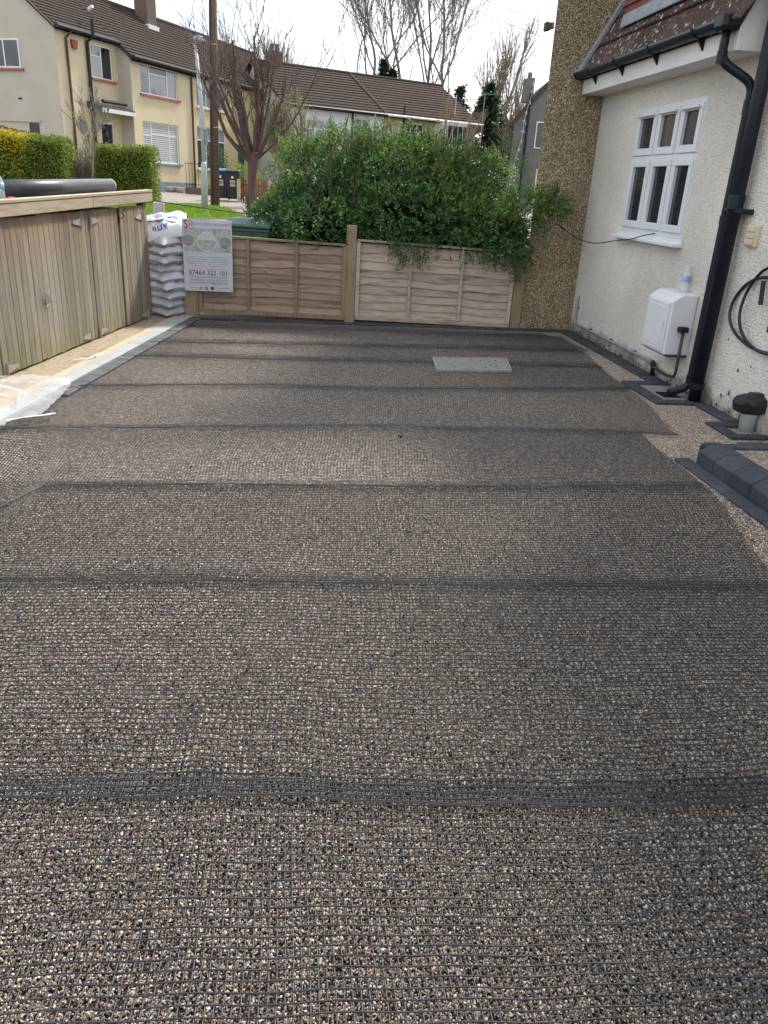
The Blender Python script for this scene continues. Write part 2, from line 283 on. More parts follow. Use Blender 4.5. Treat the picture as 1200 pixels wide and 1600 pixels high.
class MB:
    def __init__(s, fr=WORLD): s.V = []; s.F = []; s.fr = fr
    def add(s, vs, fs):
        k = len(s.V); s.V += [s.fr(*v) for v in vs]; s.F += [tuple(i+k for i in f) for f in fs]; return s
    def box(s, x0, x1, y0, y1, z0, z1):
        return s.add([(x0, y0, z0), (x1, y0, z0), (x1, y1, z0), (x0, y1, z0), (x0, y0, z1), (x1, y0, z1), (x1, y1, z1), (x0, y1, z1)],
                     [(0, 3, 2, 1), (4, 5, 6, 7), (0, 1, 5, 4), (1, 2, 6, 5), (2, 3, 7, 6), (3, 0, 4, 7)])
    def hexa(s, v): return s.add(v, [(0, 3, 2, 1), (4, 5, 6, 7), (0, 1, 5, 4), (1, 2, 6, 5), (2, 3, 7, 6), (3, 0, 4, 7)])
    def prism(s, poly, axis, a, b):
        n = len(poly); mk = {'x': lambda p, q: (q, p[0], p[1]), 'y': lambda p, q: (p[0], q, p[1]), 'z': lambda p, q: (p[0], p[1], q)}[axis]
        return s.add([mk(p, a) for p in poly]+[mk(p, b) for p in poly], [tuple(range(n)), tuple(range(2*n-1, n-1, -1))]+[(i, (i+1) % n, (i+1) % n+n, i+n) for i in range(n)])
    def tube(s, pts, rr, n=8, cap=True):
        pts = [s.fr(*p) for p in pts]; k0 = len(s.V)
        if not hasattr(rr, '__len__'): rr = [rr]*len(pts)
        prev = None
        for i, p in enumerate(pts):
            d = (pts[min(i+1, len(pts)-1)]-pts[max(i-1, 0)]).normalized()
            if prev is None: a = d.orthogonal().normalized()
            else: a = (prev - d*prev.dot(d)); a = a.normalized() if a.length > 1e-6 else d.orthogonal().normalized()
            prev = a; b = d.cross(a)
            for j in range(n):
                th = 2*math.pi*j/n; s.V.append(p + (a*math.cos(th)+b*math.sin(th))*rr[i])
        for i in range(len(pts)-1):
            for j in range(n):
                A = k0+i*n+j; B = k0+i*n+(j+1) % n; s.F.append((A, B, B+n, A+n))
        if cap:
            s.F.append(tuple(k0+j for j in range(n-1, -1, -1))); e = k0+(len(pts)-1)*n; s.F.append(tuple(e+j for j in range(n)))
        return s
    def lathe(s, c, prof, n=16):
        """prof: (radius, z) pairs from bottom to top round the vertical through c"""
        vs = []; m = len(prof)
        for (r, z) in prof:
            for j in range(n):
                th = 2*math.pi*j/n; vs.append((c[0]+r*math.cos(th), c[1]+r*math.sin(th), z))
        fs = [(i*n+j, i*n+(j+1) % n, (i+1)*n+(j+1) % n, (i+1)*n+j) for i in range(m-1) for j in range(n)]
        fs += [tuple(range(n-1, -1, -1)), tuple((m-1)*n+j for j in range(n))]
        return s.add(vs, fs)
    def mesh(s, name, off=Vector(), smooth=False, bevel=0):
        me = bpy.data.meshes.new(name); me.from_pydata([tuple(v-off) for v in s.V], [], s.F)
        if bevel:
            bm = bmesh.new(); bm.from_mesh(me); bmesh.ops.recalc_face_normals(bm, faces=bm.faces)
            bmesh.ops.bevel(bm, geom=[e for e in bm.edges if e.calc_face_angle(0) > .5], offset=bevel, segments=1, affect='EDGES', clamp_overlap=True)
            bm.to_mesh(me); bm.free()
        if smooth: me.polygons.foreach_set('use_smooth', [True]*len(me.polygons))
        me.update(); return me
    def build(s, name, mat, parent=None, smooth=False, bevel=0):
        off = ORG[parent.name] if parent is not None else Vector()
        o = link(name, s.mesh(name, off, smooth, bevel), mat, parent)
        return o
def solo(mb, name, mat, label, cat, base, group=None, smooth=False, bevel=0):
    """a thing that is one mesh, with its origin at its base"""
    b = Vector(base); o = link(name, mb.mesh(name, b, smooth, bevel), mat); o.location = b; return tag(o, label, cat, group)
def struct(mb, name, mat, smooth=False):
    return tag(link(name, mb.mesh(name, Vector(), smooth), mat), kind='structure')
def npmesh(name, V, F, smooth=False):
    V = np.asarray(V, dtype=np.float32); F = np.asarray(F, dtype=np.int32); k = F.shape[1]
    me = bpy.data.meshes.new(name); me.vertices.add(len(V)); me.vertices.foreach_set('co', V.ravel())
    me.loops.add(F.size); me.loops.foreach_set('vertex_index', F.ravel()); me.polygons.add(len(F))
    me.polygons.foreach_set('loop_start', np.arange(0, F.size, k, dtype=np.int32)); me.polygons.foreach_set('loop_total', np.full(len(F), k, dtype=np.int32))
    if smooth: me.polygons.foreach_set('use_smooth', np.ones(len(F), dtype=bool))
    me.update(calc_edges=True); me.validate(); return me
def leafcloud(P, D, L, Wd):
    """one bent kite leaf for every point P, pointing along D; returns V, F (two quads... four corners)"""
    n = len(P); D = D/np.linalg.norm(D, axis=1, keepdims=True)
    R_ = np.random.normal(size=(n, 3)); S = np.cross(D, R_); S /= np.linalg.norm(S, axis=1, keepdims=True)
    L = np.broadcast_to(np.asarray(L, dtype=float), (n,))[:, None]; Wd = np.broadcast_to(np.asarray(Wd, dtype=float), (n,))[:, None]
    V = np.stack([P, P+D*L*.45+S*Wd*.5, P+D*L, P+D*L*.45-S*Wd*.5], axis=1).reshape(-1, 3)
    F = (np.arange(n)[:, None]*4+np.arange(4)[None, :])
    return V, F
def ter(Y): return max(0.0, min(.72, .031*(Y-9.5)))

# ================================================================== GROUND
def sheet(name, xs, ys, zf, mat):
    V = [(x, y, zf(x, y)) for y in ys for x in xs]; n = len(xs)
    F = [(j*n+i, j*n+i+1, (j+1)*n+i+1, (j+1)*n+i) for j in range(len(ys)-1) for i in range(n-1)]
    me = bpy.data.meshes.new(name); me.from_pydata(V, [], F); me.polygons.foreach_set('use_smooth', [True]*len(F)); me.update()
    return tag(link(name, me, mat), kind='structure')
sheet('ground', [-600, -100, -40, -20, -10, 0, 10, 20, 40, 100, 600], [-300, -40, -10, 0, 9.5, 14, 20, 26, 32.7, 40, 60, 100, 300, 1200],
      lambda x, y: ter(y)-.045, 'ground')
sheet('road', [-60, -20, -10, -5, 0, 5, 10, 60], [12.2, 14, 16, 18, 20.2], lambda x, y: ter(y)-.03, 'asphalt')
sheet('pavement', [-60, -20, -12, -8, -4, 0, 4, 8, 60], [20.4, 22, 24, 26, 28, 30, 32.7, 34, 37.5], lambda x, y: ter(y)+.0, 'paving')
struct(MB().box(-60, 60, 20.2, 20.4, .2, ter(20.3)+.02), 'road_kerb', 'bowl')
# the drive: bound gravel, plus a sandy strip beside the store
drive = sheet('driveway', [-2.9, -2.3, 0, 3.4], [3.88, 6, 9.08], lambda x, y: 0.0, 'gravel')
sheet('gap_shade_sheet', [-2.9, 0, 3.4], [-2.5, 0, 3.88], lambda x, y: -.007, 'gapshade')  # dark sheet standing in for the shadowed gaps between the near stones

# loose stones of the drive as real geometry where single stones can be seen
def stones_object():
    vs = []; fs = []
    def poly(pts):
        k = len(vs); vs.extend([(x, y, 0.0) for x, y in pts]); fs.append(tuple(range(k, k+len(pts))))
    poly([(-1.65, .5), (2.35, .5), (2.35, 3.88), (-1.65, 3.88)])
    poly([(2.05, 3.9), (3.3, 3.9), (3.3, 5.6), (2.05, 5.6)])
    poly([(2.35, 1.6), (2.41, 1.6), (2.41, 3.9), (2.35, 3.9)])
    poly([(2.5, 5.6), (3.18, 5.6), (3.18, 7.6), (2.75, 7.6)])
    me = bpy.data.meshes.new('gravel'); me.from_pydata(vs, [], fs); me.update()
    o = link('gravel', me, 'pebble'); tag(o, 'small rounded tan, grey and cream stones covering the drive', 'gravel', kind='stuff')
    g = bpy.data.node_groups.new('stones', 'GeometryNodeTree')
    g.interface.new_socket('Geometry', in_out='INPUT', socket_type='NodeSocketGeometry'); g.interface.new_socket('Geometry', in_out='OUTPUT', socket_type='NodeSocketGeometry')
    nn = g.nodes; L = g.links.new
    gi = nn.new('NodeGroupInput'); go = nn.new('NodeGroupOutput')
    dp = nn.new('GeometryNodeDistributePointsOnFaces'); dp.distribute_method = 'RANDOM'; dp.inputs['Density'].default_value = 64000; dp.inputs['Seed'].default_value = 3
    ico = nn.new('GeometryNodeMeshIcoSphere'); ico.inputs['Radius'].default_value = .5; ico.inputs['Subdivisions'].default_value = 2
    ns = nn.new('ShaderNodeTexNoise'); ns.inputs['Scale'].default_value = 1.6
    sp = nn.new('GeometryNodeSetPosition'); vm = nn.new('ShaderNodeVectorMath'); vm.operation = 'SUBTRACT'; vm.inputs[1].default_value = (.5, .5, .5)
    vs2 = nn.new('ShaderNodeVectorMath'); vs2.operation = 'SCALE'; vs2.inputs['Scale'].default_value = .7
    L(ns.outputs['Color'], vm.inputs[0]); L(vm.outputs[0], vs2.inputs[0]); L(ico.outputs[0], sp.inputs['Geometry']); L(vs2.outputs[0], sp.inputs['Offset'])
    ss = nn.new('GeometryNodeSetShadeSmooth'); L(sp.outputs[0], ss.inputs[0])
    sm = nn.new('GeometryNodeSetMaterial'); sm.inputs['Material'].default_value = MAT['pebble']; L(ss.outputs[0], sm.inputs[0])
    ip = nn.new('GeometryNodeInstanceOnPoints')
    rr = nn.new('FunctionNodeRandomValue'); rr.data_type = 'FLOAT_VECTOR'; rr.inputs[0].default_value = (0, 0, 0); rr.inputs[1].default_value = (6.28, 6.28, 6.28)
    rs = nn.new('FunctionNodeRandomValue'); rs.data_type = 'FLOAT_VECTOR'; rs.inputs[0].default_value = (.0033, .0033, .003); rs.inputs[1].default_value = (.0082, .0070, .0058)
    rz = nn.new('FunctionNodeRandomValue'); rz.data_type = 'FLOAT_VECTOR'; rz.inputs[0].default_value = (0, 0, -.0055); rz.inputs[1].default_value = (0, 0, .0010)
    rs.inputs['Seed'].default_value = 5; rz.inputs['Seed'].default_value = 9
    s2 = nn.new('GeometryNodeSetPosition'); L(dp.outputs['Points'], s2.inputs['Geometry']); L(rz.outputs[0], s2.inputs['Offset'])
    L(gi.outputs[0], dp.inputs['Mesh']); L(s2.outputs[0], ip.inputs['Points']); L(sm.outputs[0], ip.inputs['Instance'])
    L(rr.outputs[0], ip.inputs['Rotation']); L(rs.outputs[0], ip.inputs['Scale']); L(ip.outputs[0], go.inputs[0])
    md = o.modifiers.new('stones', 'NODES'); md.node_group = g
stones_object()

# ------------------------------------------------------------------ plastic mesh laid across the drive in overlapping strips
EDGE = [[(-2.3, .42), (2.3, .40)],
        [(-2.0, 1.60), (-.73, 1.59), (-.25, 1.58), (.25, 1.53), (.75, 1.49), (1.29, 1.48), (2.4, 1.47)],
        [(-2.0, 2.72), (-1.11, 2.75), (-.39, 2.75), (.38, 2.71), (1.17, 2.68), (2.01, 2.66), (2.4, 2.66)],
        [(-1.9, 2.9), (-1.55, 3.2), (-1.35, 3.48), (-1.25, 3.74), (-.51, 3.78), (.49, 3.78), (1.56, 3.81), (2.37, 3.85), (2.6, 3.85)],
        [(-1.8, 4.68), (-1.57, 4.72), (-.63, 4.81), (.61, 4.89), (1.94, 4.88), (2.63, 4.83), (2.9, 4.82)],
        [(-1.6, 5.76), (-1.44, 5.79), (-.27, 5.94), (.72, 5.92), (1.79, 6.02), (2.88, 6.12)],
        [(-1.5, 6.86), (-1.25, 6.88), (-.31, 6.88), (.84, 6.95), (2.98, 6.95)],
        [(-1.4, 7.5), (-1.18, 7.52), (.91, 7.63), (3.14, 7.74)],
        [(-1.3, 8.4), (-1.14, 8.50), (1.03, 8.55), (3.21, 8.50)],
        [(-1.25, 8.86), (1.0, 8.86), (3.1, 8.80)]]
LEFT = [(-2.05, -1.9), (-1.95, -1.9), (-1.8, -1.78), (-1.86, -1.82), (-1.80, -1.62), (-1.55, -1.48), (-1.46, -1.40), (-1.38, -1.30), (-1.22, -1.18)]
RIGHT = [(2.05, 2.05), (2.0, 2.12), (2.1, 2.36), (2.33, 2.42), (2.66, 2.86), (2.88, 2.95), (2.93, 3.02), (3.06, 3.08), (2.95, 2.92)]
OVER = [.10, .075, .07, .07, .10, .20, .22, .14, 0]
WORDS = ['nearest the viewer, filling the bottom edge', 'second up from the bottom edge', 'third up from the bottom edge', 'fourth up, its near left corner pulled forward', 'reaching from block kerb to polythene',
         'level with the gully below the downpipes', 'just in front of the inset cover', 'passing under the inset cover', 'lying along the foot of the fence']
def interp(poly, x): return np.interp(x, [p[0] for p in poly], [p[1] for p in poly])
def ribbons(P, wv, h):
    """P: strands x points x 3; three-sided strand of width wv (vector) and height h"""
    S, n, _ = P.shape
    prof = [(-.5, 0), (-.32, 1), (.32, 1), (.5, 0)]
    V = np.stack([P + np.asarray(wv)*a + np.array([0, 0, h*b]) for a, b in prof], axis=2).reshape(-1, 3)
    s, i, j = np.meshgrid(np.arange(S), np.arange(n-1), np.arange(3), indexing='ij')
    A = ((s*n+i)*4+j).ravel(); B = A+4
    return V, np.stack([A, A+1, B+1, B], axis=1)
def nz2(x, y, seed):
    r = np.random.RandomState(seed); z = np.zeros_like(x)
    for k in range(5):
        fx, fy, ph = r.uniform(-3.5, 3.5), r.uniform(-3.5, 3.5), r.uniform(0, 6.3); z += np.sin(fx*x+fy*y+ph)
    return z/5
for k in range(9):
    near, far = EDGE[k], EDGE[k+1]; ov = OVER[k]
    wl = RIGHT[k][0]-LEFT[k][0]; nt_ = int(wl/.0178)
    def pos(t, u):
        xl = LEFT[k][0]+(LEFT[k][1]-LEFT[k][0])*u; xr = RIGHT[k][0]+(RIGHT[k][1]-RIGHT[k][0])*u
        x = xl+(xr-xl)*t
        y0 = interp(near, x); y1 = interp(far, x)+ov
        wob = .006*np.sin(x*9+k*1.7)+.004*np.sin(x*23+k)
        y0 = y0+wob
        y = y0+(y1-y0)*u
        x = x+.035*np.sin(2.1*y+.9*k+1.6*x)*np.sin(np.pi*np.clip(u, 0, 1))+.012*nz2(x, y, k)
        dn = y-y0; df = y1-y
        z = .0078+.0010*nz2(x*4, y*4, 50+k)
        if k > 0: z = z+.006*np.clip((OVER[k-1]+.05-dn)/.05, 0, 1)+(.009+.008*nz2(x*1.4, y*0, 80+k))*np.exp(-(dn/.06)**2)
        z = z+.010*np.clip(nz2(x*.8, y*2.2, 120+k)-.22, 0, 1)
        return np.stack([x, y, z], axis=-1)
    Lb = float(np.mean(interp(far, np.linspace(-1, 2, 9))-interp(near, np.linspace(-1, 2, 9))))+ov
    nu = int(Lb/.0238)
    step = .036 if k < 5 else .07
    tt = np.linspace(0, 1, nt_+1); uu = np.linspace(0, 1, max(4, int(Lb/step)))
    lay = 0 if k < 4 else (.0015 if k == 4 else .0022)       # beyond the middle the mesh lies pressed into the stones
    T, U = np.meshgrid(tt, uu, indexing='ij'); P1 = pos(T, U); P1[..., 2] -= lay; V1, F1 = ribbons(P1, (.0037 if k < 3 else .0031, 0, 0), .0018)
    uu2 = np.linspace(0, 1, nu+1); tt2 = np.linspace(0, 1, int(wl/step))
    U2, T2 = np.meshgrid(uu2, tt2, indexing='ij'); P2 = pos(T2, U2); P2[..., 2] += .0014-lay; V2, F2 = ribbons(P2, (0, .0030 if k < 2 else (.0025 if k < 4 else .0021), 0), .0026 if k < 2 else (.0020 if k < 4 else .0013))
    # the selvedge is a doubled strand
    V3, F3 = ribbons(P2[:1]+np.array([0, .004, .001]), (0, .0026, 0), .0024)
    V = np.concatenate([V1, V2, V3]); F = np.concatenate([F1, F2+len(V1), F3+len(V1)+len(V2)])
    cx, cy = 0.3, float(interp(near, .3))
    o = link('mesh_strip', npmesh('mesh_strip', V-np.array([cx, cy, 0]), F), 'strand'); o.location = (cx, cy, 0)
    tag(o, 'dark plastic mesh strip laid across the gravel, '+WORDS[k], 'mesh', 'mesh strips across the drive')

# ================================================================== EDGING
PAV = {}
def paver_mesh(l, w_, h, mat='paver'):
    key = (round(l, 3), round(w_, 3), round(h, 3), mat)
    if key not in PAV: PAV[key] = MB().box(-l/2, l/2, -w_/2, w_/2, -h, 0).mesh('paver', bevel=.006); PAV[key].materials.append(MAT[mat])
    return PAV[key]
def course(parent, a, b, width, top=.022, l=.2, gap=.004, h=.06, mat='paver'):
    """a row of blocks laid end to end from a to b"""
    a = Vector((a[0], a[1], 0)); b = Vector((b[0], b[1], 0)); d = b-a; n = max(1, round(d.length/l)); ll = d.length/n
    ang = math.atan2(d.y, d.x)
    for i in range(n):
        c = a+d*((i+.5)/n); c.z = top+random.uniform(-.002, .002)
        o = link('paver', paver_mesh(ll-gap, width, h, mat), None, parent, c, (random.uniform(-.006, .006), random.uniform(-.006, .006), ang+random.uniform(-.004, .004)))
t = thing('block_edging', 'row of charcoal blocks along the foot of the white wall', 'edging', (3.25, 7.6, 0))
course(t, (3.24, 6.46), (3.24, 8.96), .15)
t = thing('block_edging', 'row of charcoal blocks along the foot of the wooden fence', 'edging', (1.0, 8.95, 0))
course(t, (-1.02, 8.98), (3.16, 8.98), .10)
t = thing('block_edging', 'row of slate grey blocks beside the pale slab strip by the store', 'edging', (-1.3, 7.2, 0))
course(t, (-1.63, 5.55), (-1.085, 8.92), .11, mat='paverpale')
t = thing('block_edging', 'charcoal block frame round the gully under the downpipes', 'edging', (3.1, 6.05, 0))
course(t, (2.90, 6.40), (3.31, 6.40), .11); course(t, (2.945, 5.70), (2.945, 6.34), .11); course(t, (3.005, 5.755), (3.31, 5.755), .11)
t = thing('block_edging', 'short charcoal block row between the gully and the vent pipe', 'edging', (3.27, 5.4, 0))
course(t, (3.265, 5.20), (3.265, 5.695), .12)
t = thing('block_edging', 'charcoal block frame round the capped vent pipe', 'edging', (3.2, 5.0, 0))
course(t, (3.03, 5.14), (3.32, 5.14), .10); course(t, (3.075, 4.80), (3.075, 5.085), .09); course(t, (3.125, 4.845), (3.9, 4.845), .09)
t = thing('block_edging', 'pair of charcoal blocks between the vent pipe and the step kerb', 'edging', (3.2, 4.62, 0))
course(t, (3.00, 4.64), (3.6, 4.64), .10)
t = thing('block_edging', 'flat charcoal block row running back from the raised kerb', 'edging', (3.0, 4.35, 0))
course(t, (2.70, 4.36), (3.6, 4.36), .09, top=.10, h=.12)
t = thing('block_edging', 'flat charcoal block row laid in front of the raised kerb', 'edging', (2.44, 3.4, 0))
course(t, (2.445, 4.36), (2.445, -.4), .10, top=.018)
# raised kerb of splayed blocks
t = thing('raised_kerb', 'raised charcoal kerb of splayed blocks at the right edge', 'kerb', (2.6, 3.3, 0))
km = MB().prism([(-.085, -.04), (.085, -.04), (.085, .13), (-.01, .13), (-.085, .088)], 'y', -.098, .098).mesh('kerb_block', bevel=.006); km.materials.append(MAT['paver'])
for i in range(23):
    link('kerb_block', km, None, t, (2.595+random.uniform(-.002, .002), 4.20-i*.2, random.uniform(-.002, .003)), (0, 0, random.uniform(-.008, .008)))
MB().prism([(2.512, 4.30), (2.68, 4.30), (2.68, 4.36), (2.56, 4.36)], 'z', -.03, .125).build('end_block', 'paver', t, bevel=.012)
sheet('raised_gravel', [2.685, 3.0, 3.33], [-1, 3, 4.312], lambda x, y: .088, 'gravel')
# pale strip and sandy margin by the store
LF = Fr((-1.95, 5.0, 0), 9.4)
t = thing('slab_strip', 'pale grey-green slab strip between the store and the mesh', 'kerb', (-1.5, 7, 0))
for i in range(5): MB(LF).box(-.3+i*.91+.003, -.3+(i+1)*.91, .03, .165, -.05, .03+.001*(i % 2)).build('slab', 'silver', t, bevel=.004)
MB(LF).box(-.3, 4.2, -.05, .024, -.05, .022).build('board_edge', 'cream', t, bevel=.003)
struct(MB(LF).box(-1.0, 4.4, -.9, -.055, -.05, .012), 'sandy_margin', 'sand')

# inset cover
cv = [(1.32, 7.16), (2.06, 7.24), (1.97, 6.70), (1.27, 6.64)]
t = thing('inset_cover', 'pale grey inset cover set into the drive near the fence', 'cover', (1.65, 6.95, 0))
def inset(pts, k):
    cx = sum(p[0] for p in pts)/4; cy = sum(p[1] for p in pts)/4
    return [(cx+(x-cx)*k, cy+(y-cy)*k) for x, y in pts]
o_, i_ = inset(cv, 1.0), inset(cv, .955)
mb = MB()
for a in range(4):
    b = (a+1) % 4; mb.hexa([(*o_[a], 0), (*o_[b], 0), (*i_[b], 0), (*i_[a], 0), (*o_[a], .030), (*o_[b], .030), (*i_[b], .030), (*i_[a], .030)])
mb.build('rim', 'steel', t); MB().prism(inset(cv, .945)[::-1], 'z', 0, .026).build('infill', 'slab', t)
for i in range(12):
    u, v = random.random(), random.random()**.6
    x = (cv[3][0]*(1-u)+cv[2][0]*u)*(1-v)+(cv[0][0]*(1-u)+cv[1][0]*u)*v; y = (cv[3][1]*(1-u)+cv[2][1]*u)*(1-v)+(cv[0][1]*(1-u)+cv[1][1]*u)*v
    if i == 0: crumbs = MB()
    s_ = random.uniform(.004, .010); crumbs.lathe((x, y), [(s_, .024), (s_*.9, .026+s_*.5), (s_*.3, .026+s_*.9)], 5)
cr = crumbs.build('dirt_crumbs', 'stem', t); cr['kind'] = 'stuff'

# ================================================================== WHITE HOUSE
WX = 3.33
house = thing('white_house', 'white roughcast house wing with steep tiled roof on the right', 'house', (5.5, 5, 0))
def holed_wall(mb, put, a0, a1, z0, z1, holes, depth):
    """wall face in the (a, z) plane; put(a, z, d) places a point, d = metres behind the face"""
    A = sorted({a0, a1, *[h[0] for h in holes], *[h[1] for h in holes]}); Z = sorted({z0, z1, *[h[2] for h in holes], *[h[3] for h in holes]})
    for i in range(len(A)-1):
        for j in range(len(Z)-1):
            ca, cz = (A[i]+A[i+1])/2, (Z[j]+Z[j+1])/2
            if any(h[0] < ca < h[1] and h[2] < cz < h[3] for h in holes): continue
            mb.add([put(A[i], Z[j], 0), put(A[i+1], Z[j], 0), put(A[i+1], Z[j+1], 0), put(A[i], Z[j+1], 0)], [(0, 1, 2, 3)])
    for (h0, h1, k0, k1) in holes:
        c = [(h0, k0), (h1, k0), (h1, k1), (h0, k1)]
        for q in range(4):
            p, r = c[q], c[(q+1) % 4]
            mb.add([put(*p, 0), put(*r, 0), put(*r, depth), put(*p, depth)], [(0, 1, 2, 3)])
mb = MB()
holed_wall(mb, lambda a, z, d: (WX+d, a, z), 5.9, 9.098, -.1, 2.56, [(6.70, 8.02, 1.20, 2.30)], .14)
mb.add([(WX, 5.9, 2.56), (WX, 5.9, -.1), (WX+6, 5.9, -.1), (WX+6, 5.9, 2.56)], [(0, 1, 2, 3)])
mb.build('wall', 'roughcast', house)
MB().box(WX-.004, WX+6, -3, 5.898, -.1, 4.6).build('side_wall', 'roughcast', house)
# window: two rows of three casements
wn = MB()
Ys = [6.70, 7.115, 7.565, 8.02]; xf = WX-.008
wn.box(xf, xf+.06, 6.70, 8.02, 1.20, 1.245); wn.box(xf, xf+.06, 6.70, 8.02, 2.255, 2.30)
for yy in Ys: wn.box(xf, xf+.06, max(6.70, yy-.02), min(8.02, yy+.02), 1.245, 2.255)
wn.box(xf-.002, xf+.06, 6.72, 8.0, 1.835, 1.885)
win = wn.build('window', 'white', house, bevel=.004)
for i in range(3):
    for (z0, z1) in ((1.245, 1.835), (1.885, 2.255)):
        a, b = Ys[i]+.02, Ys[i+1]-.02; s = MB(); f = .062; x0 = xf-.014
        s.box(x0, x0+.05, a, b, z0, z0+f); s.box(x0, x0+.05, a, b, z1-f*.8, z1); s.box(x0, x0+.05, a, a+f, z0+f, z1-f*.8); s.box(x0, x0+.05, b-f, b, z0+f, z1-f*.8)
        s.build('casement', 'white', win, bevel=.004)
        MB().box(x0+.03, x0+.036, a+f-.004, b-f+.004, z0+f-.004, z1-f*.8+.004).build('pane', 'glass', win)
        if z0 > 1.5: MB().box(x0-.03, x0+.004, a+f*.5, b-f*.5, z1-.038, z1-.018).build('trickle_vent', 'white', win, bevel=.004)
sl = MB().prism([(WX-.09, 1.135), (WX+.14, 1.135), (WX+.14, 1.20), (WX-.02, 1.20), (WX-.025, 1.165), (WX-.09, 1.158)], 'y', 6.66, 8.10).build('sill', 'white', house, bevel=.003)
# eaves
MB().box(3.085, 3.115, 5.98, 9.096, 2.50, 2.64).build('fascia', 'whitepaint', house, bevel=.003)
MB().box(3.117, WX-.002, 5.98, 9.096, 2.50, 2.515).build('soffit', 'whitepaint', house)
MB().prism([(3.085, 2.50), (WX+.25, 2.50), (WX+.25, 2.98), (3.24, 2.98), (3.085, 2.64)], 'y', 5.94, 5.976).build('box_end', 'whitepaint', house, bevel=.003)
gu = MB(); prof = [(math.cos(rad(a)), math.sin(rad(a))) for a in range(180, 361, 20)]
P0 = [(3.03+.062*c, 2.70+.062*s) for c, s in prof] + [(3.03+.054*c, 2.70+.054*s) for c, s in prof[::-1]]
n_ = len(P0); gu.add([(x, 6.0, z) for x, z in P0]+[(x, 9.094, z) for x, z in P0], [(i, (i+1) % n_, (i+1) % n_+n_, i+n_) for i in range(n_)])
g_ = gu.build('gutter', 'gutter', house, smooth=True)
for yy in (6.45, 7.25, 8.0, 8.7):
    b = MB(); q = [(3.03+.069*c, 2.70+.069*s) for c, s in prof]+[(3.03+.063*c, 2.70+.063*s) for c, s in prof[::-1]]
    b.prism(q, 'y', yy-.015, yy+.015); b.prism([(3.03, 2.632), (3.085, 2.66), (3.085, 2.56)], 'y', yy-.012, yy+.012); b.build('bracket', 'black', g_)
MB().prism([(3.03+.065*c, 2.70+.065*s) for c, s in prof], 'y', 9.075, 9.098).build('stop_end', 'black', g_)
MB().box(2.955, 3.10, 5.93, 6.10, 2.62, 2.735).build('outlet', 'black', g_, bevel=.025)
# steep tiled roof
RP = 60; ru = Vector((math.cos(rad(RP)), 0, math.sin(rad(RP)))); rn = Vector((-math.sin(rad(RP)), 0, math.cos(rad(RP))))
def roofpt(y, s, h): return Vector((3.05, y, 2.685)) + ru*s + rn*h
rb = MB(); rb.hexa([tuple(roofpt(5.98, 0, -.08)), tuple(roofpt(9.094, 0, -.08)), tuple(roofpt(9.094, 1.75, -.08)), tuple(roofpt(5.98, 1.75, -.08)),
                    tuple(roofpt(5.98, 0, -.02)), tuple(roofpt(9.094, 0, -.02)), tuple(roofpt(9.094, 1.75, -.02)), tuple(roofpt(5.98, 1.75, -.02))])
rb.box(3.95, WX+6, 5.9, 9.094, 2.56, 4.15)
roof = rb.build('roof', 'rooftile', house)
# one tile: four rolls across, laid in courses
tm = MB(); tw, tl = .30, .36; cols = 37; top = []; bot = []
for j in range(2):
    for i in range(cols):
        y = -tw/2+tw*i/(cols-1); ph = (i/(cols-1)*6) % 1.0
        h = .030*abs(math.sin(ph*math.pi))**.8
        top.append((y, j, h))
k = len(tm.V)
V_ = [Vector((0, 0, 0)) for _ in range(0)]
for (y, j, h) in top: V_.append((y, tl*j, h+.03*(1-j)))
for (y, j, h) in top: V_.append((y, tl*j, h+.03*(1-j)-.016))
F_ = [(i, i+1, cols+i+1, cols+i) for i in range(cols-1)]+[(i+2*cols+1, i+2*cols, i, i+1) for i in range(cols-1)]
tile_me = bpy.data.meshes.new('tile')
tile_me.from_pydata([tuple(Vector((0, 1, 0))*v[0] + ru*v[1] + rn*v[2]) for v in V_], [], F_); tile_me.materials.append(MAT['rooftile']); tile_me.update()
for r in range(5):
    for c in range(11):
        y = 8.89-c*.29+(.0 if r % 2 else -.0)
        if r >= 1 and 6.9 < y < 8.45 and r > 1: continue
        p = roofpt(y, r*.31-.03, -.012)
        link('tile', tile_me, None, roof, p, (0, 0, random.uniform(-.004, .004)))
# verge flashing against the brown wall, dormer foot of red tiles with a lead apron
vf = MB(); vf.hexa([tuple(roofpt(*q)) for q in ((9.0, -.02, .03), (9.096, -.02, .03), (9.096, 1.75, .03), (9.0, 1.75, .03), (9.0, -.02, .075), (9.096, -.02, .075), (9.096, 1.75, .075), (9.0, 1.75, .075))]); vf.build('verge_flashing', 'lead', house, bevel=.008)
dm = MB(); dm.hexa([tuple(roofpt(*q)) for q in ((6.75, .36, .055), (8.50, .36, .055), (8.50, .47, .065), (6.75, .47, .065), (6.75, .36, .07), (8.50, .36, .07), (8.50, .47, .11), (6.75, .47, .11))]); dm.build('lead_apron', 'lead', house, bevel=.004)
dc = roofpt(7.6, .46, 0)
dr = MB(); dr.box(dc.x-.05, dc.x+1.2, 6.80, 8.45, dc.z+.02, dc.z+1.1); dorm = dr.build('dormer', 'redtile', house)
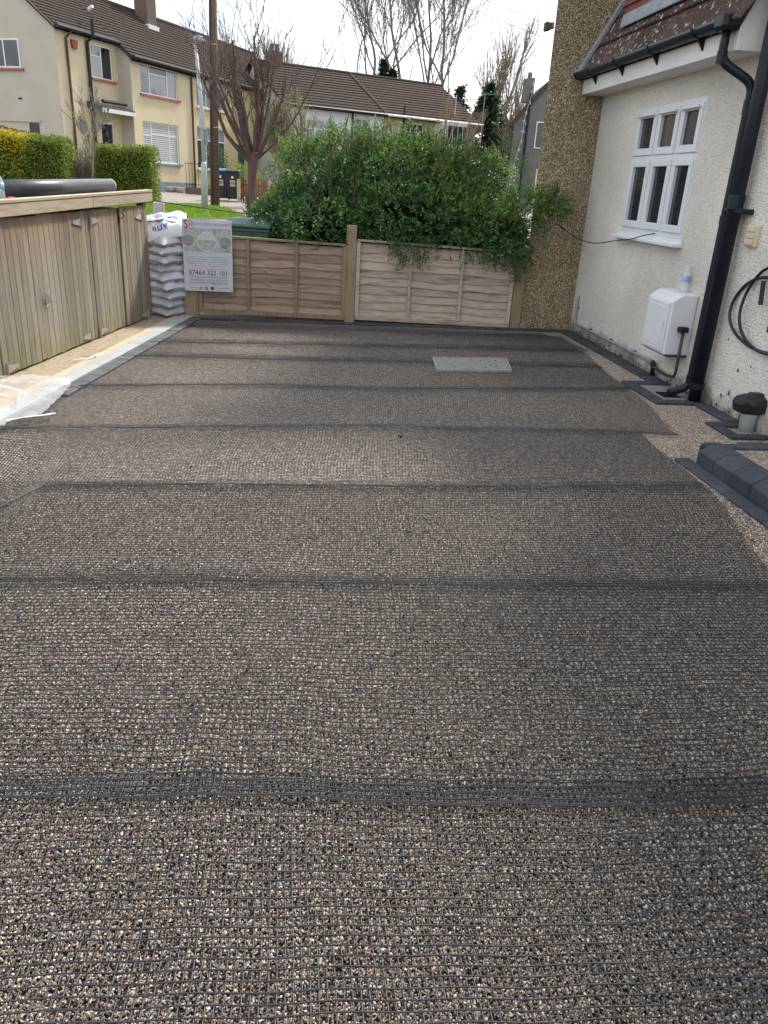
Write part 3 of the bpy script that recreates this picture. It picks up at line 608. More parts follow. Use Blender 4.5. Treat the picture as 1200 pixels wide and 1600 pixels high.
for r in range(5):
    for c in range(10):
        y = 6.82+c*.165+(.08 if r % 2 else 0)
        MB().hexa([(dc.x-.09, y, dc.z+.03+r*.1), (dc.x-.06, y, dc.z+.03+r*.1), (dc.x-.06, y+.16, dc.z+.03+r*.1), (dc.x-.09, y+.16, dc.z+.03+r*.1),
                   (dc.x-.065, y, dc.z+.15+r*.1), (dc.x-.05, y, dc.z+.15+r*.1), (dc.x-.05, y+.16, dc.z+.15+r*.1), (dc.x-.065, y+.16, dc.z+.15+r*.1)]).build('hung_tile', 'redtile', dorm)
# downpipes
def arc(pts, k=6):
    """rounds the corners of a polyline"""
    out = [Vector(pts[0])]
    for i in range(1, len(pts)-1):
        a, b, c = map(Vector, (pts[i-1], pts[i], pts[i+1])); r = min(.07, (a-b).length*.4, (c-b).length*.4)
        p, q = b+(a-b).normalized()*r, b+(c-b).normalized()*r
        for j in range(k+1): t_ = j/k; out.append(p*(1-t_)**2+b*2*t_*(1-t_)+q*t_**2)
    out.append(Vector(pts[-1])); return [tuple(v) for v in out]
dp = MB().tube(arc([(3.03, 6.02, 2.66), (3.03, 6.02, 2.44), (3.255, 5.925, 2.30), (3.255, 5.925, .10), (3.10, 5.965, .035)]), .032, 12).build('rain_pipe', 'black', house, smooth=True)
for (a, b) in (((3.03, 6.02, 2.50), (3.03, 6.02, 2.42)), ((3.255, 5.925, 2.20), (3.255, 5.925, 2.10)), ((3.255, 5.925, 1.42), (3.255, 5.925, 1.36)), ((3.255, 5.925, .20), (3.255, 5.925, .13))):
    MB().tube([a, b], .037, 12).build('collar', 'black', dp, smooth=False)
spipe = MB().tube([(3.245, 5.79, -.02), (3.245, 5.79, 4.6)], .050, 14).build('soil_pipe', 'black', house, smooth=True)
for z in (1.47, 1.52, .12, 3.0): MB().tube([(3.245, 5.79, z), (3.245, 5.79, z+.05)], .060 if z > 1.5 else .056, 14).build('collar', 'black', spipe)
MB().box(3.22, 3.33, 5.66, 5.92, 1.44, 1.475).build('clip', 'black', spipe, bevel=.006)
MB().box(3.30, 3.33, 5.845, 5.88, .9, .93).build('clip', 'black', spipe, bevel=.004)
# gully in the block frame
t = thing('gully', 'concrete gully dish under the bent rain pipe', 'drain', (3.1, 6.05, 0))
gl = MB(); gl.box(3.002, 3.31, 5.812, 6.342, -.03, .008); gl.build('dish', 'slab', t)
gg = MB()
for i in range(6): gg.box(3.05, 3.20, 5.92+i*.03, 5.935+i*.03, .008, .016)
gg.build('grate', 'black', t)
# grey waste pipe along the wall foot, brown pipe to the meter box
t = thing('wall_pipe', 'thin grey pipe run low along the white wall', 'pipe', (3.3, 7.8, .1))
MB().tube(arc([(3.315, 8.93, .40), (3.30, 8.91, .12), (3.295, 6.95, .13), (3.29, 6.72, .13)]), .016, 8).build('pipe', 'render_grey', t, smooth=True)
MB().tube([(3.29, 6.80, .13), (3.29, 6.72, .13)], .026, 10).build('joint', 'render_grey', t)
MB().tube(arc([(3.29, 6.72, .13), (3.285, 6.68, .12), (3.285, 6.68, -.02)]), .022, 8).build('drop', 'black', t, smooth=True)
for yy in (8.4, 7.8, 7.2): MB().box(3.30, 3.334, yy-.012, yy+.012, .105, .145).build('clip', 'black', t)
t = thing('gas_pipe', 'brown pipe rising to the side of the white meter box', 'pipe', (3.27, 6.4, .1))
MB().tube(arc([(3.28, 6.72, .105), (3.27, 6.41, .09), (3.24, 6.165, .12), (3.235, 6.165, .52)]), .013, 8).build('pipe', 'brownpipe', t, smooth=True)
MB().box(3.19, 3.27, 6.135, 6.197, .50, .545).build('elbow', 'black', t, bevel=.008)
# meter box
t = thing('meter_box', 'white plastic meter box on the roughcast wall below the window', 'box', (3.2, 6.42, .3))
MB().prism([(3.11, .30), (3.332, .30), (3.332, .80), (3.19, .80), (3.11, .745)], 'y', 6.20, 6.65).build('case', 'white', t, bevel=.012)
dd = MB().box(3.098, 3.109, 6.225, 6.625, .325, .725).build('door', 'white', t, bevel=.004)
MB().box(3.094, 3.0975, 6.26, 6.59, .36, .69).build('panel', 'white', dd, bevel=.003)
MB().box(3.088, 3.094, 6.255, 6.275, .54, .57).build('lock', 'whitepaint', dd)
MB().box(3.15, 3.33, 6.21, 6.64, .285, .298).build('base', 'brownpipe', t)  # dark strip standing in for the shadow gap under the meter box
# bottle on the meter box
def bottle(name, x, y, z, label, h=.21, r=.032, group=None):
    t = thing(name, label, 'bottle', (x, y, z), group)
    MB().lathe((x, y), [(r*.9, z), (r, z+.01), (r, z+h*.30), (r*.94, z+h*.34), (r, z+h*.38), (r, z+h*.62), (r*.8, z+h*.74), (r*.42, z+h*.87), (r*.40, z+h*.93)], 14).build('body', 'bottle', t, smooth=True)
    MB().lathe((x, y), [(r*1.03, z+h*.40), (r*1.03, z+h*.62)], 14).build('label_band', 'label', t, smooth=True)
    MB().lathe((x, y), [(r*.46, z+h*.93), (r*.46, z+h)], 12).build('cap', 'white', t)
bottle('water_bottle', 3.285, 6.40, .802, 'clear water bottle with blue label on top of the meter box')
# wall switch plate and cables
t = thing('wall_plate', 'cream three-part plastic plate on the white wall', 'plate', (3.32, 5.58, 1.3))
MB().box(3.295, 3.328, 5.515, 5.66, 1.225, 1.375).build('back_plate', 'cream_plastic', t, bevel=.006)
for i in range(3): MB().box(3.285, 3.296, 5.535, 5.64, 1.238+i*.044, 1.276+i*.044).build('cover', 'cream_plastic', t, bevel=.004)
t = thing('cable_loop', 'thick black cable coiled in loops on the white wall', 'cable', (3.3, 5.3, .75))
def loop(cy, cz, ry, rz, a0, a1, x=3.30, k=26): return [(x+.012*math.sin(3*rad(a0+(a1-a0)*i/k)), cy+ry*math.cos(rad(a0+(a1-a0)*i/k)), cz+rz*math.sin(rad(a0+(a1-a0)*i/k))) for i in range(k+1)]
MB().tube(loop(5.18, .80, .46, .25, -115, 110), .011, 8).build('coil', 'rubber', t, smooth=True)
MB().tube(loop(5.12, .84, .36, .29, -120, 95, 3.285), .011, 8).build('coil', 'rubber', t, smooth=True)
MB().tube([(3.28, 5.27, 1.02), (3.28, 5.24, .86)], .016, 8).build('plug', 'rubber', t)
MB().box(3.25, 3.328, 4.98, 5.06, .70, .80).build('hook', 'rubber', t, bevel=.01)
solo(MB().tube([(3.0+.26*i/14, 9.06-1.4*(i/14)**1.0, 1.19-.16*math.sin(math.pi*i/14*.9)+.04*i/14) for i in range(12)]+[(3.225, 7.75, 1.12), (3.215, 7.5, 1.145), (3.25, 7.32, 1.19), (3.31, 7.2, 1.22)], .005, 5),
     'slack_wire', 'rubber', 'thin dark wire sagging from the brown wall to the window sill', 'wire', (3.1, 8.5, 1.1), smooth=True)
# capped vent pipe
t = thing('vent_pipe', 'grey pipe stub topped by a black taped cowl by the wall', 'pipe', (3.27, 5.04, 0))
MB().lathe((3.27, 5.04), [(.055, -.02), (.055, .10), (.058, .105), (.058, .145), (.05, .15)], 18).build('stub', 'lamp', t, smooth=True)
cw = MB(); pr = [(.085, .135), (.125, .15), (.135, .20), (.12, .245), (.07, .268), (.02, .27)]
cw.lathe((0, 0), pr, 10); V0 = cw.V; cw.V = [Vector((3.27+v.x*1.05+.004*noise.noise(v*30), 5.04+v.y*.8, v.z+.012*noise.noise(v*14))) for v in V0]
cw.build('cowl', 'rubber', t)
MB().box(3.13, 3.20, 4.93, 4.955, .165, .225).build('cowl_slot', 'black', t, bevel=.008)
MB().box(3.23, 3.33, 5.0, 5.07, .25, .28).build('cowl_strap', 'rubber', t, bevel=.01)
# flaked render and dirt at the wall foot
def flake(y, z, s, name='render_flake'):
    mb = MB(); n = 9; r0 = [s*random.uniform(.5, 1.1) for _ in range(n)]
    mb.prism([(y+r0[i]*math.cos(6.283*i/n), z+r0[i]*1.3*math.sin(6.283*i/n)) for i in range(n)], 'x', WX-.006, WX+.002)
    return mb
dt = thing('damp_patches', 'dark damp and mossy patches along the foot of the white wall', 'stain', (3.33, 6, .1)); dt['kind'] = 'stuff'
mm = MB()
for i in range(90):
    y = random.uniform(5.95, 9.0) if i < 60 else random.uniform(4.2, 5.7); f_ = flake(y, abs(random.gauss(.01, .03)), random.uniform(.004, .015)); k = len(mm.V); mm.V += f_.V; mm.F += [tuple(i+k for i in q) for q in f_.F]
for (y, z, s) in ((5.62, .55, .010), (5.4, .36, .013), (5.45, .17, .018), (5.25, .42, .009), (5.55, .13, .014), (5.3, .15, .014), (8.93, .42, .012), (8.96, .25, .018), (8.9, .3, .012)):
    f_ = flake(y, z, s); k = len(mm.V); mm.V += f_.V; mm.F += [tuple(i+k for i in q) for q in f_.F]
mm.build('patches', 'moss', dt)

# ================================================================== BROWN PEBBLE-DASHED HOUSE
bh = thing('brown_house', 'tall brown pebble-dashed house end behind the fence', 'house', (6, 13, 0))
MB().prism([(2.70, 9.10), (10.5, 9.10), (10.5, 17.5), (5.55, 17.5)], 'z', -.3, 5.6).build('wall', 'pebbledash', bh)
rb = MB(); rb.add([(2.5, 8.9, 5.6), (10.8, 8.9, 5.6), (10.8, 17.7, 5.6), (5.4, 17.7, 5.6), (5.9, 12.3, 8.2), (7.7, 13.3, 8.2)], [(0, 1, 5, 4), (1, 2, 5), (2, 3, 4, 5), (3, 0, 4), (0, 3, 2, 1)])
rb.build('roof', 'roof', bh)
t = thing('security_camera', 'small dark camera on the edge of the brown wall', 'camera', (2.66, 9.1, 3.1))
MB().box(2.66, 2.70, 9.13, 9.17, 3.09, 3.15).build('bracket', 'render_grey', t)
MB().prism([(2.60, 3.06), (2.665, 3.075), (2.665, 3.13), (2.60, 3.15)], 'y', 9.08, 9.18).build('body', 'stem', t, bevel=.01)
t = thing('fairy_lights', 'white string of fairy lights hanging beside the brown wall', 'lights', (2.66, 9.6, 2))
pl = [(2.69-.012*i+.01*math.sin(i*1.3), 9.62+.006*i, 2.66-.098*i) for i in range(11)]
MB().tube(pl, .0025, 4).build('flex', 'white', t, smooth=True)
for i, p in enumerate(pl):
    for s in (-1, 1): MB().tube([p, (p[0]+s*random.uniform(-.004, .03), p[1]-.02, p[2]-random.uniform(.005, .05))], [.002, .005], 5).build('bulb', 'white', t)

# ================================================================== WOODEN STORE (left)
SF = Fr((-2.158, 5.925, 0), 11.06)
shed = thing('wooden_store', 'long low weathered timber store with plank doors on the left', 'shed', tuple(SF(1.5, -.4, 0)))
S0, S1 = -.95, 3.13
mb = MB(SF); mb.box(S0, S1-.02, -.95, -.06, .0, 1.13); mb.build('carcass', 'post', shed)
mb = MB(SF); mb.hexa([(S0, -1.0, 1.14), (S1+.1, -1.0, 1.20), (S1+.1, .015, 1.20), (S0, .015, 1.14), (S0, -1.0, 1.19), (S1+.1, -1.0, 1.25), (S1+.1, .015, 1.25), (S0, .015, 1.19)]); mb.build('top', 'pipe', shed)
for (a, b) in ((S0, 1.78), (1.785, 3.26)):
    z = lambda s: 1.215+.022*(s-.3)
    MB(SF).hexa([(a, .016, z(a)-.072), (b, .016, z(b)-.072), (b, .045, z(b)-.072), (a, .045, z(a)-.072), (a, .016, z(a)+.018), (b, .016, z(b)+.018), (b, .045, z(b)+.018), (a, .045, z(a)+.018)]).build('fascia_board', 'fascia', shed, bevel=.004)
    MB(SF).hexa([(a, -.02, z(a)+.02), (b, -.02, z(b)+.02), (b, .05, z(b)+.02), (a, .05, z(a)+.02), (a, -.02, z(a)+.045), (b, -.02, z(b)+.045), (b, .05, z(b)+.045), (a, .05, z(a)+.045)]).build('capping', 'fascia', shed, bevel=.004)
def leaf(a, b, v0, tilt=0.0):
    """one door: planks side by side, each proud or shy by a hair"""
    hub = MB(SF).box(a+.01, b-.01, v0-.035, v0-.016, .04, 1.10).build('door', 'post', shed)
    n = round((b-a)/.087); w_ = (b-a)/n
    for i in range(n):
        s0, s1 = a+i*w_+.0018, a+(i+1)*w_-.0018; e = random.uniform(-.0015, .0015)
        zb = .025+random.uniform(-.004, .004); zt = 1.132+.022*((a+b)/2-.3)*.7
        MB(SF).hexa([(s0, v0-.015, zb), (s1, v0-.015, zb), (s1, v0+e+tilt, zb), (s0, v0+e+tilt, zb), (s0, v0-.015, zt), (s1, v0-.015, zt), (s1, v0+e, zt), (s0, v0+e, zt)]).build('plank', 'plank', hub, bevel=.004)
    return hub
d0 = leaf(-.90, .06, 0.0); d1 = leaf(.07, .82, .002); d2 = leaf(.825, 1.60, .0); leaf(1.605, 1.755, -.004); d3 = leaf(1.76, 2.40, .0); d4 = leaf(2.43, 3.05, .012)
MB(SF).box(3.055, 3.13, -.06, .014, 0, 1.2).build('corner_post', 'post', shed, bevel=.004)
def hinge(parent, s, z, sgn, v=.004):
    h = MB(SF); h.box(s-.009, s+.009, v, v+.008, z-.05, z+.05); h.tube([(s, v+.009, z-.05), (s, v+.009, z+.05)], .006, 6)
    q = [(s+sgn*.012, z-.032), (s+sgn*.16, z-.010), (s+sgn*.16, z+.010), (s+sgn*.012, z+.032)]
    h.add([(a, v, b) for a, b in q]+[(a, v+.006, b) for a, b in q], [(0, 1, 2, 3), (7, 6, 5, 4), (0, 1, 5, 4), (1, 2, 6, 5), (2, 3, 7, 6), (3, 0, 4, 7)])
    h.build('hinge', 'galv', parent)
for (d, s, sg, v) in ((d1, .115, 1, .004), (d2, 1.58, -1, .004), (d3, 1.775, 1, .004), (d4, 2.98, -1, .016)):
    hinge(d, s, 1.06, sg, v); hinge(d, s, .07, sg, v)
lt = MB(SF); lt.tube([(.80, .012, .56), (.81, .025, .53), (.83, .022, .50), (.80, .012, .47)], .008, 6); lt.tube([(.84, .01, .54), (.86, .028, .51), (.83, .02, .46), (.80, .012, .44)], .007, 6); lt.build('latch', 'galv', d2)
lt = MB(SF); lt.box(2.405, 2.425, .002, .016, 1.02, 1.16); lt.tube([(2.44, .02, 1.12), (2.47, .035, 1.09), (2.44, .022, 1.06)], .006, 6); lt.build('hasp', 'brownpipe', d3)
# things on the store
t = thing('plastic_pipe', 'dark grey plastic pipe lying on top of the timber store', 'pipe', tuple(SF(1.7, -.3, 1.22)))
pp = MB(SF); a0, a1, vv, R0 = .74, 3.0, -.30, .068
def ring(s, r, z): return [(s, vv+r*math.cos(6.283*j/20), z+r*math.sin(6.283*j/20)) for j in range(20)]
za, zb = 1.212+.0147*a0+R0+.02, 1.212+.0147*a1+R0+.02
vs = ring(a0, R0, za)+ring(a1, R0, zb)+ring(a0, R0*.88, za)+ring(a1, R0*.88, zb)
fs = []
for j in range(20):
    k = (j+1) % 20; fs += [(j, k, 20+k, 20+j), (40+k, 40+j, 60+j, 60+k), (k, j, 40+j, 40+k), (20+j, 20+k, 60+k, 60+j)]
pp.add(vs, fs); pp.build('tube', 'pipe', t, smooth=True)
for (s, z) in ((a0+.02, za), (a1-.03, zb)): 
    rb = MB(SF); rb.add([(s, *q[1:]) for q in ring(s, R0+.0015, z)]+[(s+.012, *q[1:]) for q in ring(s, R0+.0015, z)], [(j, (j+1) % 20, 20+(j+1) % 20, 20+j) for j in range(20)]); rb.build('end_band', 'white', t, smooth=True)
q = SF(.47, -.07, 0); bottle('water_bottle', q.x, q.y, 1.247, 'right water bottle with blue label on the timber store', .2)
q = SF(.36, -.06, 0); bottle('water_bottle', q.x, q.y, 1.245, 'left water bottle with blue label cut by the picture edge', .2)
q = SF(.60, -.06, 0); solo(MB().lathe((q.x, q.y), [(.035, 1.25), (.038, 1.257), (.034, 1.268), (.01, 1.272)], 12), 'bottle_cap', 'red', 'small red lid beside the bottles on the store', 'lid', (q.x, q.y, 1.25))
t = thing('wire_coil', 'loose coil of grey wire behind the pipe on the store', 'wire', tuple(SF(.75, -.5, 1.24)))
for i in range(5):
    MB(SF).tube([(.72+.28*math.cos(a), -.52+.14*math.sin(a), 1.27+.012*i+.03*math.sin(a*2+i)) for a in [6.283*k/18+i for k in range(18)]], .006, 5).build('turn', 'render_grey', t, smooth=True)
solo(MB().tube([SF(3.2, .03, 1.22), (-1.0, 10.2, 1.12), (-.4, 11.5, 1.02), (.2, 13, .98)], .006, 5), 'slack_wire', 'rubber', 'thin dark wire trailing from the end of the store over the fence', 'wire', (-1, 10.2, 1.1))

# ================================================================== FENCE
def slat_mesh(x0, x1, z0, z1, y, lean, waney=True, seed=0):
    """one waney-edged board, its lower edge kicked out over the board below"""
    n = 14; r = random.Random(seed); ph = r.uniform(0, 6)
    V = []; 
    for i in range(n+1):
        x = x0+(x1-x0)*i/n
        wv = (.008*math.sin(ph+x*4.1)+.005*math.sin(ph*2+x*9.7)+.004*r.uniform(-1, 1)) if waney else 0
        V += [(x, y-lean-.010, z0+wv), (x, y-lean+.002, z0+wv), (x, y+.003, z1), (x, y-.006, z1)]
    F = []
    for i in range(n):
        a = i*4; b = a+4
        for j in range(4): F.append((a+j, a+(j+1) % 4, b+(j+1) % 4, b+j))
    F += [(3, 2, 1, 0), (n*4, n*4+1, n*4+2, n*4+3)]
    return V, F
def panel(label, x0, x1, zb0, zb1, zt0, zt1, y, mat, bat):
    t = thing('wooden_fence', label, 'fence', ((x0+x1)/2, y, 0), 'waney fence panels')
    zb = lambda x: zb0+(zb1-zb0)*(x-x0)/(x1-x0); zt = lambda x: zt0+(zt1-zt0)*(x-x0)/(x1-x0); rows = 9
    for r in range(rows):
        V, F = slat_mesh(x0+.01, x1-.01, 0, 0, y, .012, True, r*7+int(x0*10))
        V2 = []
        for i, v in enumerate(V):
            j = i % 4; H = zt(v[0])-zb(v[0])-.06
            base = zb(v[0])+.03+H*(r+(0 if j < 2 else 1.14))/rows
            V2.append((v[0], v[1], base+(v[2] if j < 2 else 0)))
        mb = MB(); mb.add(V2, F); mb.build('slat', mat, t)
    for k in range(4):
        x = x0+.015+(x1-x0-.03)*k/3; w_ = .022 if k in (0, 3) else .016
        MB().hexa([(x-w_, y-.052, zb(x)), (x+w_, y-.052, zb(x)), (x+w_, y-.026, zb(x)), (x-w_, y-.026, zb(x)), (x-w_, y-.052, zt(x)), (x+w_, y-.052, zt(x)), (x+w_, y-.026, zt(x)), (x-w_, y-.026, zt(x))]).build('batten', bat, t, bevel=.003)
    MB().hexa([(x0, y-.058, zt(x0)), (x1, y-.058, zt(x1)), (x1, y+.02, zt(x1)), (x0, y+.02, zt(x0)), (x0, y-.058, zt(x0)+.022), (x1, y-.058, zt(x1)+.022), (x1, y+.02, zt(x1)+.022), (x0, y+.02, zt(x0)+.022)]).build('capping', bat, t, bevel=.003)
    MB().hexa([(x0, y-.056, zb(x0)-.012), (x1, y-.056, zb(x1)-.012), (x1, y-.03, zb(x1)-.012), (x0, y-.03, zb(x0)-.012), (x0, y-.056, zb(x0)+.04), (x1, y-.056, zb(x1)+.04), (x1, y-.03, zb(x1)+.04), (x0, y-.03, zb(x0)+.04)]).build('bottom_rail', bat, t, bevel=.003)
    return t
lp = panel('darker brown waney fence panel behind the signboard', -1.04, .60, .07, .045, .885, .845, 9.13, 'slat', 'post')
panel('paler bleached waney fence panel between two posts on the right', .725, 2.56, .055, .02, .905, .855, 9.13, 'slatpale', 'slatpale')
for (x, z) in ((-.28, .62), (-.27, .53), (-.27, .40)):
    MB().hexa([(x-.03, 9.095, z+.02), (x+.03, 9.095, z-.02), (x+.03, 9.105, z-.02), (x-.03, 9.105, z+.02), (x-.03, 9.095, z+.03), (x+.03, 9.095, z-.006), (x+.03, 9.105, z-.006), (x-.03, 9.105, z+.03)]).build('split_chip', 'slatpale', lp)
for (x0, x1, z, lab) in ((-1.20, -1.05, .95, 'short timber fence post behind the signboard'), (.605, .715, 1.07, 'tall timber fence post between the two fence panels'), (2.575, 2.69, .90, 'timber fence post against the brown pebble-dashed wall')):
    solo(MB().box(x0, x1, 9.065, 9.165, -.05, z), 'fence_post', 'post', lab, 'post', ((x0+x1)/2, 9.11, 0), 'fence posts', bevel=.006)
solo(MB().prism([(2.70, 0), (2.78, 0), (2.77, .06), (2.73, .09), (2.69, .05)], 'y', 8.99+.05, 9.09), 'loose_stone', 'slab', 'small loose stone at the foot of the brown wall', 'stone', (2.74, 9.06, 0), bevel=.01)
struct(MB().box(-1.2, 3.3, 9.04, 9.30, -.06, .012), 'soil_bed', 'stem')

# ================================================================== SIGNBOARD
def text_mesh(s, size, align='CENTER'):
    c = bpy.data.curves.new('t', 'FONT'); c.body = s; c.size = size; c.align_x = align; c.align_y = 'CENTER'; c.extrude = .0006; c.resolution_u = 2
    o = bpy.data.objects.new('t', c); COL.objects.link(o); dg = bpy.context.evaluated_depsgraph_get()
    me = bpy.data.meshes.new_from_object(o.evaluated_get(dg)); bpy.data.objects.remove(o, do_unlink=True); return me
sg = thing('signboard', 'pale grey contractor signboard fixed to the left end of the fence', 'sign', (-.91, 9.03, .68))
SX0, SX1, SZ0, SZ1, SY = -1.185, -.655, .305, 1.055, 9.03
MB().box(SX0, SX1, SY, SY+.006, SZ0, SZ1).build('board', 'board', sg, bevel=.001)
def stext(s, x, z, size, mat, align='CENTER', name='lettering', shear=1.0):
    me = text_mesh(s, size, align); me.materials.clear(); me.materials.append(MAT[mat])
    for v in me.vertices: v.co = Vector((v.co.x*shear, -v.co.z-.0012, v.co.y))
    return link(name, me, None, sg, (x, SY, z))
sw = SX1-SX0; fx = lambda u: SX0+sw*u; fz = lambda v: SZ1-(SZ1-SZ0)*v
stext('S', fx(.08), fz(.075), .125, 'darkink', shear=.85); stext('R', fx(.18), fz(.075), .125, 'redink', shear=.85)
stext("SAM'S RESIN BOUND", fx(.555), fz(.065), .040, 'violetink'); stext('LTD', fx(.93), fz(.068), .040, 'redink')
MB().box(fx(.03), fx(.97), SY-.0012, SY-.0004, fz(.44), fz(.12)).build('print_band', 'photo2', sg)
for (u, v, r, m) in ((.115, .29, .062, 'photo1'), (.49, .30, .098, 'photo2'), (.86, .31, .064, 'photo1')):
    for (rr, mm_, d) in ((r*1.06, 'white', .002), (r, m, .0032)):
        mb = MB(); n = 28; mb.add([(fx(u)+rr*math.cos(6.283*i/n), SY-d, fz(v)+rr*math.sin(6.283*i/n)) for i in range(n)], [tuple(range(n))]); mb.build('picture_disc', mm_, sg)
    # a darker horizon band in each small picture
    mb = MB(); n = 28; mb.add([(fx(u)+r*math.cos(math.pi*i/n), SY-.0040, fz(v)+r*(.15+.85*math.sin(math.pi*i/n)) if i not in (0, n) else fz(v)+r*.15) for i in range(n+1)], [tuple(range(n+1))]); mb.build('picture_top', 'board' if m == 'photo2' else 'paleink', sg)
for i, n in enumerate((38, 44, 46, 42, 34)):
    s = ''.join(random.choice('nmeuoairs') if (q % random.choice((5, 6, 7))) else ' ' for q in range(n)); 
    # illegible small print: worn strokes only
    mb = MB(); x = fx(.5)-n*.0052; 
    for q in range(n):
        if random.random() < .84: mb.box(x+q*.0104, x+q*.0104+random.uniform(.005, .008), SY-.0016, SY-.0006, fz(.515+i*.032)-random.uniform(.003, .005), fz(.515+i*.032)+random.uniform(.002, .005))
    mb.build('small_print', 'paleink', sg)
mb = MB(); mb.box(fx(.18), fx(.84), SY-.0016, SY-.0006, fz(.683), fz(.679)); mb.build('rule', 'redink', sg)
stext('07464 322 101', fx(.5), fz(.74), .074, 'darkink', shear=.95)
stext('www.samsresinbound.com', fx(.5), fz(.795), .037, 'paleink'); stext('info@samsresinbound.com', fx(.5), fz(.836), .037, 'paleink'); stext('samsresinbound@gmail.com', fx(.5), fz(.877), .037, 'paleink')
for (u, m) in ((.33, 'redink'), (.45, 'blueink'), (.57, 'darkink')): MB().box(fx(u)-.016, fx(u)+.016, SY-.0016, SY-.0006, fz(.955)-.016, fz(.955)+.016).build('icon', m, sg)
stext('f', fx(.45), fz(.956), .036, 'white')
mb = MB()
for (a, b) in ((.10, .26), (.68, .93)): mb.box(fx(a), fx(b), SY-.0016, SY-.0006, fz(.953), fz(.946))
mb.build('rule', 'redink', sg)
for (u, v) in ((.03, .03), (.97, .03), (.03, .97), (.97, .97)): MB().tube([(fx(u), SY-.004, fz(v)), (fx(u), SY+.001, fz(v))], .006, 8).build('screw', 'galv', sg)

# ================================================================== STACK OF BAGS
def bag_fn(u, v, hw, hd, hh, sd):
    """u, v in -1..1: outline and thickness of a filled sack with ears at its corners"""
    k = max(0, 1-abs(u)**3.6)**.5*max(0, 1-abs(v)**3.6)**.5
    x = hw*u*(1-.07*(1-v*v)*abs(u)); y = hd*v*(1-.07*(1-u*u)*abs(v))
    wr = .006*math.sin(9*u+sd)+.006*math.sin(8*v+2*sd+4*u)+.010*noise.noise(Vector((u*2.2, v*2.2, sd)))
    return x, y, hh*k, wr*k
def bag(label, cx, cy, z, ang, hw, hd, hh, mat, sd, name='bag', group='bags in the stack by the store'):
    n = 18; V = []; F = []; a = rad(ang); ca, sa = math.cos(a), math.sin(a)
    for side in (1, -1):
        for j in range(n+1):
            for i in range(n+1):
                u, v = -1+2*i/n, -1+2*j/n; x, y, h, wr = bag_fn(u, v, hw, hd, hh, sd)
                droop = -.020*(abs(u)*abs(v))**2
                zz = (h*(1.05 if side > 0 else -.75))+wr*1.5+droop
                V.append((cx+x*ca-y*sa, cy+x*sa+y*ca, z+hh*.8+zz))
    m = (n+1)**2
    for j in range(n):
        for i in range(n):
            q = j*(n+1)+i; F.append((q, q+1, q+n+2, q+n+1)); F.append((m+q, m+q+n+1, m+q+n+2, m+q+1))
    mb = MB(); mb.add(V, F); return solo(mb, name, mat, label, 'bag', (cx, cy, z), group, smooth=True)
ORD = ['bottom', 'second', 'third', 'fourth', 'fifth', 'sixth', 'seventh', 'eighth', 'ninth']
for i in range(9):
    bag('grey plastic sack, %s from the ground in the stack by the store' % ORD[i] if i else 'grey plastic sack at the bottom of the stack by the store', -1.385+random.uniform(-.018, .018), 9.17+random.uniform(-.03, .03), .01+i*.093, 42+random.uniform(-9, 9)+(8 if i in (1, 3, 6) else 0), .215, .225, .066, 'bag', i*1.7)
wb = bag('white sack with blue lettering near the top of the stack', -1.37, 9.22, .90, 18, .25, .21, .085, 'bagwhite', 21); wb.rotation_euler = (rad(32), 0, rad(-6))
bag('white and blue empty sack lying crumpled on top of the stack', -1.40, 9.30, 1.00, 5, .22, .22, .03, 'bagwhite', 33)
solo(MB().hexa([(-1.52, 9.12, 1.02), (-1.42, 9.06, 1.015), (-1.30, 9.2, 1.05), (-1.5, 9.3, 1.06), (-1.52, 9.12, 1.03), (-1.42, 9.06, 1.025), (-1.30, 9.2, 1.066), (-1.5, 9.3, 1.07)]), 'plastic_scrap', 'blueink', 'blue printed plastic scrap on top of the sack stack', 'plastic', (-1.45, 9.2, 1.03))
# lettering wrapped on the white sack
def on_bag(me, ox, oz, mat, name='lettering'):
    a = rad(18); ca, sa = math.cos(a), math.sin(a)
    for v in me.vertices:
        lx = ox+v.co.x; lz = oz+v.co.y      # along the sack's front, up its belly
        vv = -.80+lz*5.0; uu = max(-.95, min(.95, lx/.25)); vv = max(-.97, min(.5, vv))
        x, y, h, wr = bag_fn(uu, vv, .25, .21, .085, 21)
        nrm = .004
        v.co = Vector((x*ca-y*sa+nrm*sa, x*sa+y*ca-nrm*ca, .085*.8+h*1.05+wr*1.5+nrm+.001))
    me.materials.clear(); me.materials.append(MAT[mat]); o = link(name, me, None); o.parent = wb; return o
on_bag(text_mesh('auv', .13), -.07, .055, 'blueink'); on_bag(text_mesh('SERVICES', .03), -.05, .012, 'blueink')

# ================================================================== POLYTHENE AND PACKING
t = thing('polythene_sheet', 'crumpled clear polythene sheet over cardboard at the left edge', 'plastic sheet', (-2.0, 5.2, 0))
pv = []; nx, ny = 60, 70
outl = [(-2.75, 4.2), (-1.80, 4.55), (-1.58, 4.92), (-1.56, 5.5), (-1.62, 5.83), (-1.84, 5.93), (-2.1, 5.90), (-2.75, 5.75)]
def inpoly(x, y):
    c = False
    for i in range(len(outl)):
        a, b = outl[i], outl[i-1]
        if (a[1] > y) != (b[1] > y) and x < (b[0]-a[0])*(y-a[1])/(b[1]-a[1])+a[0]: c = not c
    return c
idx = {}; V = []; F = []
for j in range(ny+1):
    for i in range(nx+1):
        x, y = -2.75+1.22*i/nx, 4.2+1.75*j/ny
        z = .052+.026*noise.noise(Vector((x*5, y*5, 2)))+.022*abs(noise.noise(Vector((x*13, y*9, 5))))+.012*abs(noise.noise(Vector((x*25, y*31, 8)))); idx[i, j] = len(V); V.append((x, y, max(.036, z)))
